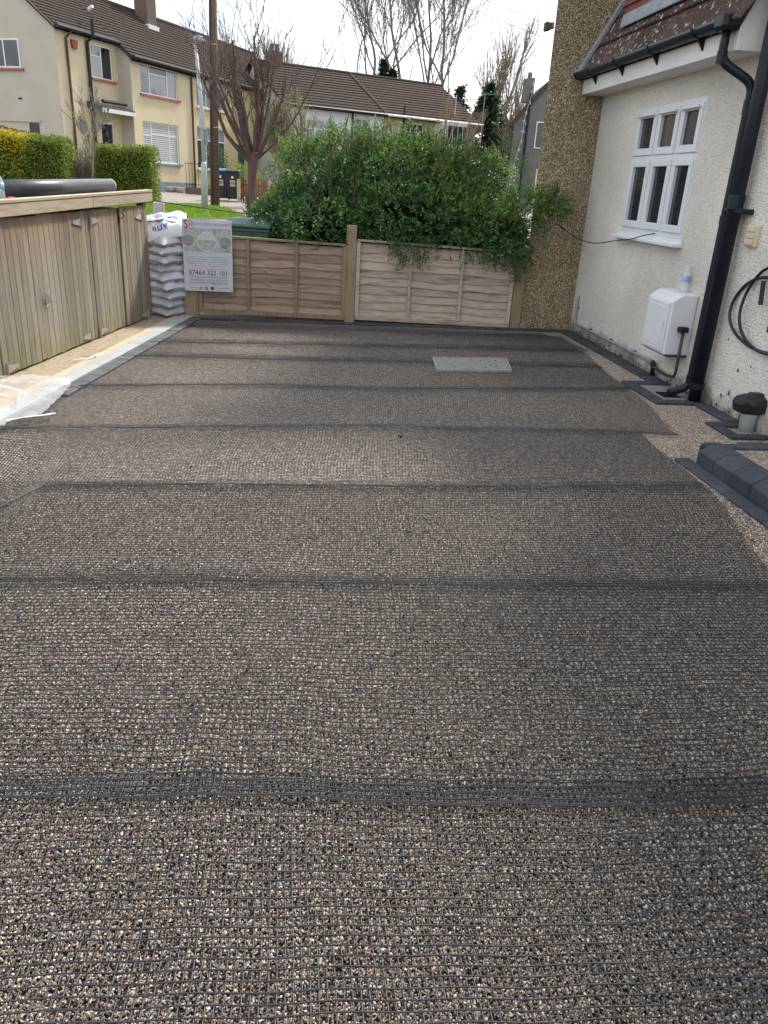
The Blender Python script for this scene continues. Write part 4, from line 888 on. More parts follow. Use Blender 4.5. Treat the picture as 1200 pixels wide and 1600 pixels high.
for j in range(ny):
    for i in range(nx):
        if inpoly(-2.75+1.22*(i+.5)/nx, 4.2+1.75*(j+.5)/ny): F.append((idx[i, j], idx[i+1, j], idx[i+1, j+1], idx[i, j+1]))
mb = MB(); mb.add(V, F); mb.build('sheet', 'sheet', t, smooth=True)
solo(MB().prism([(-2.6, 4.3), (-1.88, 4.66), (-1.74, 5.3), (-2.0, 5.68), (-2.6, 5.6)], 'z', .014, .026), 'cardboard_piece', 'cardboard', 'brown cardboard lying under the polythene sheet', 'cardboard', (-2.2, 5, .014))
def strap(pts, label):
    mb = MB(); 
    for a, b in zip(pts[:-1], pts[1:]):
        a, b = Vector(a), Vector(b); d = (b-a).normalized(); s = Vector((-d.y, d.x, .25)).normalized()*.0065
        mb.hexa([tuple(a-s), tuple(b-s), tuple(b+s), tuple(a+s), tuple(a-s+Vector((0, 0, .002))), tuple(b-s+Vector((0, 0, .002))), tuple(b+s+Vector((0, 0, .002))), tuple(a+s+Vector((0, 0, .002)))])
    return solo(mb, 'strapping', 'tape', label, 'tape', pts[0], 'cut packing straps')
strap([(-2.12, 5.2, .10), (-1.97, 5.36, .12), (-1.80, 5.28, .11), (-1.78, 5.15, .07)], 'white packing strap bent into a hook on the polythene')
strap([(-2.2, 5.05, .09), (-2.02, 5.18, .13), (-1.84, 5.16, .10)], 'white packing strap lying straight across the polythene')
strap([(-2.15, 5.32, .09), (-1.98, 5.12, .12), (-1.95, 4.98, .08)], 'white packing strap hanging down towards the polythene edge')
strap([(-1.74, 4.78, .05), (-1.66, 4.88, .045), (-1.56, 4.93, .045), (-1.52, 5.03, .03)], 'lilac strap lying at the polythene edge by the mesh')
strap([(-2.10, 5.10, .10), (-2.0, 5.24, .14), (-1.90, 5.20, .15), (-1.87, 5.06, .11), (-1.96, 5.0, .08)], 'lilac packing strap looped in the middle of the polythene')
strap([(-2.18, 5.4, .08), (-2.05, 5.45, .11), (-1.9, 5.42, .09)], 'white packing strap at the far side of the polythene')
strap([(-1.80, 6.62, .03), (-1.69, 6.66, .035), (-1.64, 6.78, .05), (-1.70, 6.86, .035), (-1.80, 6.84, .03)], 'white strap curled on the sandy strip by the store')
for i, (x, y, s) in enumerate([(.70, 4.72, .016), (.55, 3.25, .010), (-.55, 4.1, .009), (.30, 5.7, .010), (1.25, 1.42, .007), (-.42, 1.40, .008)]):
    solo(MB().lathe((x, y), [(s*.6, .006), (s, .006+s*.4), (s*.8, .006+s*.9), (s*.2, .006+s*1.1)], 7), 'dark_pebble', 'rubber', ['largest dark crumb on the mesh below the picture centre', 'dark crumb on the third mesh strip', 'dark crumb on the mesh left of centre', 'dark crumb on the mesh beyond the middle', 'dark crumb low on the right of the mesh', 'dark crumb low on the left of the mesh'][i], 'pebble', (x, y, .006))

# ================================================================== BIG SHRUB BEHIND THE FENCE
def shrub():
    t = thing('large_shrub', 'big feathery evergreen shrub spilling over the fence', 'shrub', (1.1, 10.3, 0))
    rng = np.random.RandomState(11)
    # overlapping lobes give the uneven outline; each lobe: centre, radii
    lobes = [((.05, 10.1, 1.0), (.45, .6, .44)), ((.48, 10.2, 1.12), (.68, .8, .58)), ((1.05, 10.3, 1.26), (.72, .85, .66)), ((1.6, 10.2, 1.26), (.70, .8, .64)),
             ((2.05, 10.0, 1.14), (.54, .7, .52)), ((2.35, 9.8, 1.02), (.38, .5, .42)), ((1.4, 9.6, 1.10), (.85, .55, .38)), ((.40, 9.6, 1.0), (.55, .45, .30)),
             ((2.28, 9.45, 1.02), (.38, .40, .38)), ((2.58, 9.0, 1.34), (.24, .12, .12)), ((.85, 10.6, 1.48), (.4, .4, .38)), ((1.7, 10.5, 1.50), (.5, .4, .38)), ((-.2, 9.95, .93), (.28, .4, .28)), ((2.82, 8.97, 1.40), (.15, .08, .10)), ((2.52, 9.6, .93), (.20, .35, .30))]
    P = []; D = []
    wts = np.array([a[1][0]*a[1][2] for a in lobes]); wts /= wts.sum()
    nspray = 12500
    for li, n in zip(range(len(lobes)), (wts*nspray).astype(int)):
        c, r = lobes[li]; c = np.array(c); r = np.array(r)
        for _ in range(n):
            d = rng.normal(size=3); d /= np.linalg.norm(d); rr = rng.uniform(.42, 1.0)**.5*(1+.16*noise.noise(Vector(d*2.3+li)))
            p = c+d*r*rr
            if p[2] < .72 and p[1] > 9.1: continue
            if p[0] > 2.62+.30*max(0, p[1]-9.1) and p[1] > 9.04: continue
            if p[1] < 8.9: continue
            g = d*np.array([1, 1, .8])+np.array([0, -.1, .35])+rng.normal(size=3)*.35
            P.append(p); D.append(g/np.linalg.norm(g))
    # sprays hanging over the fence, upright shoots on top
    for (x, z, n) in ((1.32, .78, 16), (1.22, .85, 14), (1.55, .88, 10), (1.85, .92, 12), (2.15, .90, 16), (2.4, .82, 22), (2.58, .75, 26), (2.66, .9, 20), (1.0, .98, 10), (.1, 1.0, 8), (2.0, .80, 8)):
        for _ in range(n):
            P.append(np.array([x+rng.normal()*.09, 9.0+rng.uniform(-.06, .06), z+rng.uniform(-.03, .30)])); D.append(np.array([rng.normal()*.5, -.25+rng.normal()*.2, -.9]))
    for _ in range(360):
        x = rng.uniform(-.15, 2.5); zt = 1.42+.42*math.sin(max(0, min(1, (x+.5)/3.3))*math.pi)**.8
        p = np.array([x, rng.uniform(9.9, 10.7), zt+rng.uniform(-.1, .12)])
        for q in range(rng.randint(1, 5)): P.append(p+np.array([0, 0, .06*q])); D.append(np.array([rng.normal()*.3, rng.normal()*.3, 1]))
    P = np.array(P); D = np.array(D); D /= np.linalg.norm(D, axis=1, keepdims=True); n = len(P)
    # pinnate spray: leaflets in pairs along a drooping axis
    side = np.cross(D, rng.normal(size=(n, 3))); side /= np.linalg.norm(side, axis=1, keepdims=True)
    LP, LD = [], []; Ls = rng.uniform(.10, .19, size=(n, 1))
    for k in range(6):
        f = (k+.6)/6; ax = P+D*Ls*f+np.array([0, 0, -.05])*f*f*Ls*4
        for s in (-1, 1):
            LP.append(ax); LD.append(D*.75+side*s*1.0+rng.normal(size=(n, 3))*.22)
    LP.append(P+D*Ls+np.array([0, 0, -.05])*Ls*4); LD.append(D)
    LP = np.concatenate(LP); LD = np.concatenate(LD)
    top = (LP[:, 2] > 1.45+.35*np.sin(LP[:, 0]*2)) & (rng.rand(len(LP)) < .5) | (rng.rand(len(LP)) < .06)  # paler leaves, mostly towards the top
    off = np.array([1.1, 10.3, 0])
    for sel, mat, nm in ((~top, 'bush', 'foliage'), (top, 'bushtip', 'pale_foliage')):
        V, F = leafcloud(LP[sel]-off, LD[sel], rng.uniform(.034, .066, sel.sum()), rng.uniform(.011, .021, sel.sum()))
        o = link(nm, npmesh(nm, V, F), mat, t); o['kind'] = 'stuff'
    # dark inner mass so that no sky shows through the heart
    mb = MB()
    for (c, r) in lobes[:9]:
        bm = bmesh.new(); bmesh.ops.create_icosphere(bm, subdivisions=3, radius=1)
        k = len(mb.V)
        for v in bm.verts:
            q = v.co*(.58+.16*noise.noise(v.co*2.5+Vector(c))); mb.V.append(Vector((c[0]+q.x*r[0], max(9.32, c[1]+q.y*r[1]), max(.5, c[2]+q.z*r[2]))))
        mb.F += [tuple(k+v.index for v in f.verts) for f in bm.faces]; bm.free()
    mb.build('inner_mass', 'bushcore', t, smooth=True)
    st = MB()
    for _ in range(46):
        x = rng.uniform(0, 2.4); b = Vector((1.1+(x-1.1)*.5, 10.2, -.1)); m_ = Vector((x, rng.uniform(9.4, 10.3), .85)); e = Vector((x+rng.normal()*.3, m_.y-.1, rng.uniform(1.2, 2.0)))
        st.tube([b, (b+m_)/2+Vector((rng.normal()*.05, 0, 0)), m_, e], [.02, .015, .011, .004], 5, False)
    for _ in range(26):
        x = rng.uniform(0, 2.3); y = rng.uniform(10, 10.6); z = 1.6; st.tube([(x, y, z), (x+rng.normal()*.05, y, z+.35), (x+rng.normal()*.12, y, z+.55)], [.006, .005, .003], 4, False)
    st.build('stems', 'stem', t, smooth=True)
    # blossoms, most of them to the right and low on the left
    fl = MB()
    spots = [(rng.normal(2.45, .14), 9.2+rng.uniform(-.1, .3), rng.normal(1.42, .13)) for _ in range(40)]+[(rng.normal(-.3, .22), 9.55+rng.uniform(-.1, .3), rng.uniform(.95, 1.2)) for _ in range(26)]+[(rng.uniform(0, 2.5), 9.5+rng.uniform(-.2, .3), rng.uniform(1.1, 1.9)) for _ in range(24)]
    for (x, y, z) in spots:
        for q in range(rng.randint(2, 6)):
            c = Vector((x+rng.normal()*.03, y-.05+rng.normal()*.02, z+rng.normal()*.02)); s = rng.uniform(.006, .012)
            a, b = Vector(rng.normal(size=3)).normalized()*s, Vector(rng.normal(size=3)).normalized()*s
            fl.add([tuple(c-a), tuple(c-b), tuple(c+a), tuple(c+b)], [(0, 1, 2, 3)])
    o = fl.build('blossom', 'petal', t); o['kind'] = 'stuff'
shrub()

# ================================================================== WHEELED BINS
def bin_(x, y, z, ang, body, lid, label, group=None, marks=True, w_=.48, d_=.55, h=1.0):
    fr = Fr((x, y, z), ang); t = thing('wheeled_bin', label, 'bin', (x, y, z), group)
    b = MB(fr); b.hexa([(-d_*.40, -w_*.42, .04), (d_*.36, -w_*.42, .04), (d_*.36, w_*.42, .04), (-d_*.40, w_*.42, .04), (-d_*.5, -w_*.5, h*.93), (d_*.45, -w_*.5, h*.93), (d_*.45, w_*.5, h*.93), (-d_*.5, w_*.5, h*.93)]); b.build('body', body, t, bevel=.02)
    MB(fr).box(-d_*.52, d_*.47, -w_*.52, w_*.52, h*.90, h*.935).build('rim', body, t, bevel=.01)
    MB(fr).prism([(-d_*.53, h*.938), (d_*.5, h*.938), (d_*.5, h*.985), (d_*.2, h*1.04), (-d_*.3, h*1.03), (-d_*.53, h*.97)], 'y', -w_*.53, w_*.53).build('lid', lid, t, bevel=.015)
    for s in (-1, 1): MB(fr).tube([(d_*.42, s*w_*.40, .10), (d_*.42, s*w_*.52, .10)], .10, 14).build('wheel', 'rubber', t)
    MB(fr).tube([(d_*.53, -w_*.4, h*.96), (d_*.53, w_*.4, h*.96)], .016, 6).build('handle', body, t)
    if marks:
        MB(fr).hexa([(-d_*.47, -.09, .46), (-d_*.47, .09, .46), (-d_*.46, .09, .46), (-d_*.46, -.09, .46), (-d_*.492, -.09, .66), (-d_*.492, .09, .66), (-d_*.48, .09, .66), (-d_*.48, -.09, .66)]).build('sticker', 'cream_plastic', t)
        me = text_mesh('40', .16); me.materials.clear(); me.materials.append(MAT['darkink'])
        for v in me.vertices:
            q = fr(-d_*.497-.004-v.co.z, -v.co.x*-1, .56+v.co.y); v.co = q-Vector((x, y, z))
        link('house_number', me, None, t)
        MB(fr).box(-d_*.505, -d_*.49, -.05, .03, .72, .80).build('sticker', 'white', t)
bin_(-2.56, 31.0, .71, 5, 'bin', 'binblue', 'dark wheeled bin with a blue lid across the road', 'bins across the road')
bin_(-2.12, 30.8, .705, 5, 'bin', 'bin', 'dark wheeled bin with a dark lid and number sticker across the road', 'bins across the road')
bin_(-.42, 9.85, .0, 20, 'bingreen', 'bingreen', 'green wheeled bin whose lid shows behind the fence', None, False, .55, .6, 1.02)
solo(MB().box(-1.62, -1.50, 9.9, 10.0, 0, 1.18), 'concrete_post', 'bowl', 'short pale concrete post behind the end of the store', 'post', (-1.56, 9.95, 0), bevel=.012)

# ================================================================== VERGE
vp = [(-4.6, 22.0), (-3.4, 21.7), (-1.4, 23.0), (-1.3, 23.6), (-2.1, 26.6), (-3.2, 27.4), (-4.8, 26.2), (-5.6, 24.5)]
mb = MB(); mb.add([(x, y, ter(y)+.012) for x, y in vp]+[(-3.2, 24.3, ter(24.3)+.07)], [(i, (i+1) % 8, 8) for i in range(8)])
tag(link('grass_verge', mb.mesh('grass_verge'), 'soil'), kind='structure')
def blades(n, pick, h0, h1, wd):
    P, D = [], []
    while len(P) < n:
        p = pick()
        if p is None: continue
        P.append(p); D.append((random.gauss(0, .35), random.gauss(0, .35), 1))
    return leafcloud(np.array(P), np.array(D), np.random.uniform(h0, h1, n), wd)
def pick_verge():
    u = random.random()**.5; i = random.randrange(8); f = random.random(); a, b = vp[i], vp[(i+1) % 8]
    x = -3.2+(a[0]+(b[0]-a[0])*f+3.2)*u; y = 24.3+(a[1]+(b[1]-a[1])*f-24.3)*u
    return (x, y, ter(y)+.012+.055*(1-u))
V, F = blades(9000, pick_verge, .06, .13, .022)
tag(link('grass', npmesh('grass', V, F), 'grass'), 'bright green grass on the verge round the lamp post', 'grass', kind='stuff')

# ================================================================== POLES
t = thing('telegraph_pole', 'tall brown wooden telegraph pole behind the lamp post', 'pole', (-2.56, 28, .57))
MB().tube([(-2.56, 28, .3), (-2.50, 28, 3.5), (-2.40, 28, 8.2)], [.155, .135, .115], 12).build('shaft', 'pole', t, smooth=True)
for z in (2.9, 4.2, 5.2): MB().tube([(-2.52, 27.85, z), (-2.36, 27.83, z+.02)], .012, 5).build('step_bolt', 'galv', t)
MB().tube([(-2.63, 27.86, .6), (-2.58, 27.865, 3.2), (-2.50, 27.88, 7)], .018, 5).build('cable_guard', 'rubber', t)
t = thing('lamp_post', 'grey steel street lamp standing in the grass verge', 'street lamp', (-2.62, 25.3, .49))
MB().tube([(-2.62, 25.3, .4), (-2.60, 25.3, 1.75), (-2.598, 25.3, 1.85)], [.10, .09, .062], 12).build('base', 'lamp', t, smooth=True)
MB().tube([(-2.598, 25.3, 1.82), (-2.60, 25.3, 3.1), (-2.72, 25.3, 4.96)], [.062, .058, .045], 10).build('column', 'lamp', t, smooth=True)
MB().tube([(-2.72, 25.3, 4.95), (-2.66, 25.3, 5.03), (-2.5, 25.3, 5.0)], .035, 8).build('bracket', 'lamp', t, smooth=True)
MB().hexa([(-2.78, 25.22, 4.93), (-2.42, 25.24, 4.92), (-2.42, 25.36, 4.92), (-2.78, 25.38, 4.93), (-2.74, 25.24, 5.02), (-2.44, 25.26, 4.97), (-2.44, 25.34, 4.97), (-2.74, 25.36, 5.02)]).build('lantern', 'lamp', t, bevel=.01)
MB().box(-2.68, -2.52, 25.2, 25.25, 2.72, 2.98).build('plate', 'lamp', t); MB().box(-2.53, -2.46, 25.24, 25.3, 2.3, 2.7).build('box', 'render_grey', t)

# ================================================================== TREES
def branch(mb, p, d, L, r, depth, rnd, par):
    """grows one limb and its offshoots into mb[min(level, 1)]"""
    n = par['seg']; pts = [p]; q = p.copy(); dd = d.normalized()
    for i in range(n):
        dd = (dd+Vector((rnd.gauss(0, 1), rnd.gauss(0, 1), rnd.gauss(0, 1)))*par['wig']+Vector((0, 0, par['up']))).normalized(); q = q+dd*(L/n); pts.append(q.copy())
    rt = r*(.62 if depth > 0 else .35)
    rr = [max(par['rmin'], r+(rt-r)*i/n) for i in range(n+1)]
    mb[0 if depth >= par['depth'] else 1].tube([tuple(v) for v in pts], rr, 7 if r > .05 else (5 if r > .02 else 3), False)
    if depth <= 0: return
    k = par['kids'][par['depth']-depth] if par['depth']-depth < len(par['kids']) else 3
    for j in range(k):
        f = rnd.uniform(par['from'], 1) if j else 1.0
        i = min(n-1, int(f*n)); b = pts[i].lerp(pts[i+1], f*n-i) if f < 1 else pts[-1]
        ax = Vector((rnd.gauss(0, 1), rnd.gauss(0, 1), rnd.gauss(0, .6))); ax = (ax-dd*ax.dot(dd)).normalized()
        sp = par['spread']*rnd.uniform(.6, 1.3)*(.5 if j == 0 else 1)
        nd = dd*math.cos(sp)+ax*math.sin(sp)
        branch(mb, b, nd, L*par['ratio']*rnd.uniform(.75, 1.15), max(par['rmin'], (rt if j == 0 else rt*.75)), depth-1, rnd, par)
def tree(name, label, base, h, r, par, seed, bark='bark', twigs='twig', lean=(0, 0, 1), group=None):
    t = thing(name, label, 'tree', tuple(base), group); rnd = random.Random(seed)
    mbs = [MB(), MB()]; branch(mbs, Vector(base), Vector(lean), h, r, par['depth'], rnd, par)
    mbs[0].build('trunk', bark, t, smooth=True); mbs[1].build('branches', twigs, t, smooth=True); return t
# pollarded red-barked tree on the verge
def pollard():
    t = thing('pollarded_tree', 'pollarded red-barked street tree with many bare upright shoots', 'tree', (-1.1, 22.2, .45)); rnd = random.Random(5)
    tr = MB(); tr.tube([(-1.10, 22.2, .3), (-1.09, 22.2, .8), (-1.06, 22.2, 1.4), (-1.03, 22.2, 1.85), (-1.02, 22.2, 2.1)], [.155, .125, .115, .14, .17], 12); tr.build('trunk', 'redbark', t, smooth=True)
    br = MB(); tw = MB()
    for i in range(16):
        a = 6.283*i/16*3.1+rnd.uniform(-.3, .3); e = .10+.98*(i/16)**.8
        dx, dy = math.cos(a)*math.sin(e), math.sin(a)*math.sin(e)*.8
        p = Vector((-1.02+dx*.08, 22.2+dy*.08, 1.75+.25*rnd.random())); d = Vector((dx, dy, math.cos(e))).normalized()
        L = rnd.uniform(2.1, 3.0)*(1-.10*e); pts = [p]; q = p.copy(); dd = d.copy()
        for s in range(8):
            dd = (dd+Vector((rnd.gauss(0, .10), rnd.gauss(0, .10), .13))).normalized(); q = q+dd*L/8; pts.append(q.copy())
        r0 = rnd.uniform(.034, .066); br.tube([tuple(v) for v in pts], [r0*(1-.6*s/8) for s in range(9)], 6, False)
        for m in range(7):
            f = rnd.uniform(.30, 1); s = min(7, int(f*8)); b = pts[s].lerp(pts[s+1], f*8-s)
            ax = Vector((rnd.gauss(0, 1), rnd.gauss(0, 1), rnd.gauss(0, .4))).normalized(); nd = (dd*.9+ax*.55+Vector((0, 0, .25))).normalized()
            l2 = rnd.uniform(.7, 1.9); pp = [b]; q = b.copy(); d2 = nd
            for u in range(5):
                d2 = (d2+Vector((rnd.gauss(0, .13), rnd.gauss(0, .13), .12))).normalized(); q = q+d2*l2/5; pp.append(q.copy())
            tw.tube([tuple(v) for v in pp], [.013, .011, .009, .008, .007, .006], 3, False)
            for u in range(4):
                c = pp[rnd.randint(1, 5)]; e2 = c+(d2+Vector((rnd.gauss(0, .55), rnd.gauss(0, .55), rnd.gauss(.1, .3)))).normalized()*rnd.uniform(.2, .6)
                mid = c.lerp(e2, .5)+Vector((rnd.gauss(0, .02), rnd.gauss(0, .02), .02)); tw.tube([tuple(c), tuple(mid), tuple(e2)], [.0075, .006, .005], 3, False)
    br.build('limbs', 'redbark', t, smooth=True); tw.build('shoots', 'redbark', t, smooth=True)
    st = MB()
    for i in range(6):
        a = rnd.uniform(2.5, 4); st.tube([(-1.14, 22.1, .75+.05*i), (-1.14+.25*math.cos(a), 22.05, .78+.05*i+rnd.uniform(0, .1))], [.02, .008], 4)
    st.build('stub_shoots', 'redbark', t)
pollard()
BIG = dict(seg=7, wig=.08, up=.07, depth=5, kids=[5, 4, 4, 4, 4], spread=.44, ratio=.64, rmin=.011)
BIG['from'] = .38
tree('bare_tree', 'leftmost of the tall bare trees behind the far roof', (4.9, 66, .7), 9.0, .17, BIG, 3, lean=(-.05, 0, 1), group='tall bare trees behind the far roof')
tree('bare_tree', 'tall bare tree above the middle of the far roof', (7.9, 66, .7), 9.4, .18, BIG, 9, lean=(.02, 0, 1), group='tall bare trees behind the far roof')
tree('bare_tree', 'twin-stemmed tall bare tree, third from the left behind the far roof', (9.9, 67, .7), 9.6, .16, BIG, 14, lean=(.03, 0, 1), group='tall bare trees behind the far roof')
tree('bare_tree', 'right leaning tall bare tree by the right end of the far roof', (11.3, 66, .7), 9.2, .165, BIG, 22, lean=(.10, 0, 1), group='tall bare trees behind the far roof')
FAN = dict(seg=6, wig=.07, up=.06, depth=4, kids=[8, 5, 4, 4], spread=.34, ratio=.70, rmin=.012); FAN['from'] = .25
tree('bare_tree', 'finely branched fan-shaped bare tree left of the brown wall', (14.4, 62, .7), 4.9, .18, dict(FAN, spread=.42, kids=[9, 6, 4, 4]), 31, bark='bark', twigs='paletwig')
tree('bare_tree', 'small hazy bare tree behind the chimney left of the far roof', (1.2, 60, .7), 4.0, .12, FAN, 35, twigs='paletwig')
tree('bare_tree', 'low pale bare tree at the foot of the grey house', (12.6, 48, .7), 2.4, .14, FAN, 41, twigs='paletwig')
SAP = dict(seg=6, wig=.06, up=.04, depth=3, kids=[8, 5, 4], spread=.42, ratio=.5, rmin=.008); SAP['from'] = .35
def leafy(t, pts, n, spread, size, mat, name='leaves'):
    P = np.array([pts[random.randrange(len(pts))] for _ in range(n)])+np.random.normal(size=(n, 3))*spread
    V, F = leafcloud(P-np.array(ORG[t.name]), np.random.normal(size=(n, 3)), np.random.uniform(size*.7, size*1.3, n), size*.5)
    o = link(name, npmesh(name, V, F), mat, t); o['kind'] = 'stuff'
def verts_of(t, nm): 
    return [tuple(Vector(v.co)+ORG[t.name]) for c in t.children if c.name.startswith(nm) for v in c.data.vertices][::3]
s1 = tree('sapling', 'young budding sapling in front of the clipped hedges', (-5.66, 24.3, .46), 1.75, .022, SAP, 51, bark='paletwig', twigs='twig', lean=(.03, 0, 1)); leafy(s1, verts_of(s1, 'branches'), 420, .03, .055, 'bushtip')
s2 = tree('bare_shrub', 'pale budding shrub rising in front of the far white house', (.25, 27, .55), 1.9, .06, SAP, 55, bark='paletwig', twigs='paletwig'); leafy(s2, verts_of(s2, 'branches'), 900, .05, .06, 'bushtip')
s3 = tree('bare_shrub', 'olive shrub tangled behind the pollarded tree', (-.2, 29, .6), 1.5, .08, FAN, 58, bark='paletwig', twigs='paletwig'); leafy(s3, verts_of(s3, 'branches'), 2600, .09, .06, 'bushtip')
s4 = tree('bare_shrub', 'pale upright shrub in front of the right end of the far roof', (6.6, 36, .7), 2.6, .06, SAP, 61, bark='paletwig', twigs='paletwig', lean=(0, 0, 1))
s5 = tree('bare_shrub', 'second pale upright shrub beside the far bay window', (7.5, 36.5, .7), 2.2, .06, SAP, 63, bark='paletwig', twigs='paletwig', lean=(.04, 0, 1))
def conifer(x, y, z, h, r, seed, label, group='dark conifers right of the far roof'):
    t = thing('conifer', label, 'tree', (x, y, z), group); rng = np.random.RandomState(seed)
    MB().tube([(x, y, z-.2), (x, y, z+h*.96)], [.16, .03], 7).build('trunk', 'bark', t, smooth=True)
    P, D = [], []
    for k in range(int(h*40)):
        f = rng.uniform(.06, 1)**.85; a = rng.uniform(0, 6.283); R_ = r*(1-f)**.8*(.75+.35*rng.rand())+.06
        n = int(12+60*R_/r)
        for i in range(n):
            q = (i+rng.rand())/n; P.append((x+math.cos(a)*R_*q+rng.normal()*.07, y+math.sin(a)*R_*q+rng.normal()*.07, z+h*f-.28*R_*q+rng.normal()*.05)); D.append((math.cos(a)+rng.normal()*.6, math.sin(a)+rng.normal()*.6, -.35+rng.normal()*.5))
    V, F = leafcloud(np.array(P)-np.array((x, y, z)), np.array(D), .26, .085); o = link('crown', npmesh('crown', V, F), 'conifer', t)
conifer(9.9, 51, .7, 6.4, 2.2, 1, 'slim dark conifer nearest the far roof'); conifer(11.4, 50, .7, 6.6, 2.6, 2, 'broad dark conifer, tallest right of the far roof'); conifer(12.7, 51, .7, 4.8, 2.6, 3, 'low spreading conifer beside the grey house')
conifer(6.55, 64, 3, 6.9, .9, 4, 'small pointed conifer tip above the far roof ridge'); conifer(7.3, 64, 3, 6.3, .7, 5, 'lesser conifer tip beside the pointed one on the ridge')

# ================================================================== HEDGES
def hedge(label, x0, x1, y0, y1, z0, z1a, z1b, n, gold=None, seed=0, hole=None):
    t = thing('hedge', label, 'hedge', ((x0+x1)/2, (y0+y1)/2, z0), 'clipped hedges across the road'); rng = np.random.RandomState(seed)
    zt = lambda x: z1a+(z1b-z1a)*(x-x0)/(x1-x0)
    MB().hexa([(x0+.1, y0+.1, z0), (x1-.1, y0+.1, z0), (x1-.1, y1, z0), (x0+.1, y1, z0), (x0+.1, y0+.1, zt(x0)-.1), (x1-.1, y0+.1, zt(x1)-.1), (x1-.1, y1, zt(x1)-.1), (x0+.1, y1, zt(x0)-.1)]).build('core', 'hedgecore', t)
    P = []
    for _ in range(n):
        q = rng.rand()
        if q < .62: p = [rng.uniform(x0, x1), y0, rng.uniform(z0, 9)]; p[2] = z0+rng.rand()*(zt(p[0])-z0)
        elif q < .86: x = rng.uniform(x0, x1); p = [x, rng.uniform(y0, y1), zt(x)]
        else: x = x1 if rng.rand() < .7 else x0; p = [x, rng.uniform(y0, y1), z0+rng.rand()*(zt(x)-z0)]
        b = .07*noise.noise(Vector(p)*1.7)
        P.append((p[0]+rng.normal()*.035+b, p[1]+rng.normal()*.05+b, p[2]+rng.normal()*.04+b))
    P = np.array(P); D = rng.normal(size=P.shape)+np.array([.2, -.6, .5])
    isg = np.zeros(len(P), bool) if gold is None else (P[:, 0] < gold+.5*rng.rand(len(P))) & (rng.rand(len(P)) < .3+.7*(P[:, 2] > z0+.75*(zt(gold)-z0)))
    off = np.array(ORG[t.name])
    for sel, mat, nm in ((~isg, 'hedge', 'leaves'), (isg, 'hedgeyellow', 'golden_leaves')):
        if sel.sum():
            V, F = leafcloud(P[sel]-off, D[sel], rng.uniform(.05, .085, sel.sum()), .04); o = link(nm, npmesh(nm, V, F), mat, t); o['kind'] = 'stuff'
hedge('taller clipped hedge turning golden at its left end', -9.8, -6.72, 26.0, 27.2, .5, 2.42, 2.20, 14000, gold=-8.0, seed=1)
hedge('lower clipped green hedge in front of the cream house', -6.1, -4.36, 27.0, 28.2, .5, 2.12, 2.14, 10000, seed=2)
t = thing('dead_hedge', 'brown bare gap of twigs between the two clipped hedges', 'hedge', (-6.4, 27.2, .5))
tw = MB()
for _ in range(150):
    x = random.uniform(-6.85, -6.0); y = random.uniform(27.0, 27.6); tw.tube([(x, y, .5), (x+random.gauss(0, .08), y, 1.3), (x+random.gauss(0, .2), y+random.gauss(0, .1), random.uniform(1.6, 2.1))], [.02, .015, .008], 3, False)
tw.build('twigs', 'twig', t); leafy(t, [tuple(v) for v in tw.V if v.z > 1.2], 900, .06, .06, 'hedge')

# ================================================================== HOUSES ACROSS THE ROAD
def stepped_roof(mb, e0, e1, up_, courses, lift=.035, drop=.0):
    """e0-e1 the eaves edge, up_ the vector from eaves to ridge: overlapping courses as real steps"""
    e0, e1, up_ = Vector(e0), Vector(e1), Vector(up_); nrm = (e1-e0).cross(up_).normalized()
    if nrm.z < 0: nrm = -nrm
    for k in range(courses):
        a, b = k/courses, (k+1)/courses
        p = [e0+up_*a+nrm*lift, e1+up_*a+nrm*lift, e1+up_*b, e0+up_*b, e0+up_*a-nrm*.01, e1+up_*a-nrm*.01]
        mb.add([tuple(v) for v in p], [(0, 1, 2, 3), (4, 5, 1, 0)])
    mb.add([tuple(e0-nrm*.1), tuple(e1-nrm*.1), tuple(e1+up_-nrm*.1), tuple(e0+up_-nrm*.1)], [(0, 1, 2, 3)])
def far_window(house_, fr, s0, s1, z0, z1, v, cols, transom=None, sill='sillred', pane='glass', silld=.09):
    """casement window set back in its opening; v is the wall face"""
    f = MB(fr); d0, d1 = v-.10, v-.05; b = .055
    f.box(s0, s1, d0, d1, z0, z0+b); f.box(s0, s1, d0, d1, z1-b, z1)
    cs = [s0+b/2]+[s0+(s1-s0)*c for c in cols]+[s1-b/2]
    for c in cs: f.box(c-b/2, c+b/2, d0, d1, z0+b, z1-b)
    zt = []
    for i in range(len(cs)-1):
        tz = transom[i] if transom else None; a, e = cs[i]+b/2, cs[i+1]-b/2
        if tz: zz = z0+(z1-z0)*tz; f.box(a, e, d0, d1, zz-b*.4, zz+b*.4); zt.append((a, e, z0+b, zz-b*.4)); zt.append((a, e, zz+b*.4, z1-b))
        else: zt.append((a, e, z0+b, z1-b))
    w_ = f.build('window', 'white', house_)
    for i, (a, e, p, q) in enumerate(zt):
        if pane == 'blind':
            sl_ = MB(fr); m_ = max(3, int((q-p)/.075))
            for k in range(m_): zc = p+(q-p)*(k+.5)/m_; sl_.add([(a, d0+.045, zc-.030), (e, d0+.045, zc-.030), (e, d0+.024, zc+.030), (a, d0+.024, zc+.030)], [(0, 1, 2, 3)])
            sl_.build('blind_slats', 'blind', w_)
        MB(fr).box(a-.005, e+.005, d0+.02, d0+.028, p-.005, q+.005).build('pane', pane[i % len(pane)] if isinstance(pane, list) else pane, w_)
    MB(fr).box(s0-.1, s1+.12, v-.05, v+silld, z0-.075, z0-.004).build('sill', sill, house_)
HA = Fr((-5.42, 37.85, 0), 25.25)
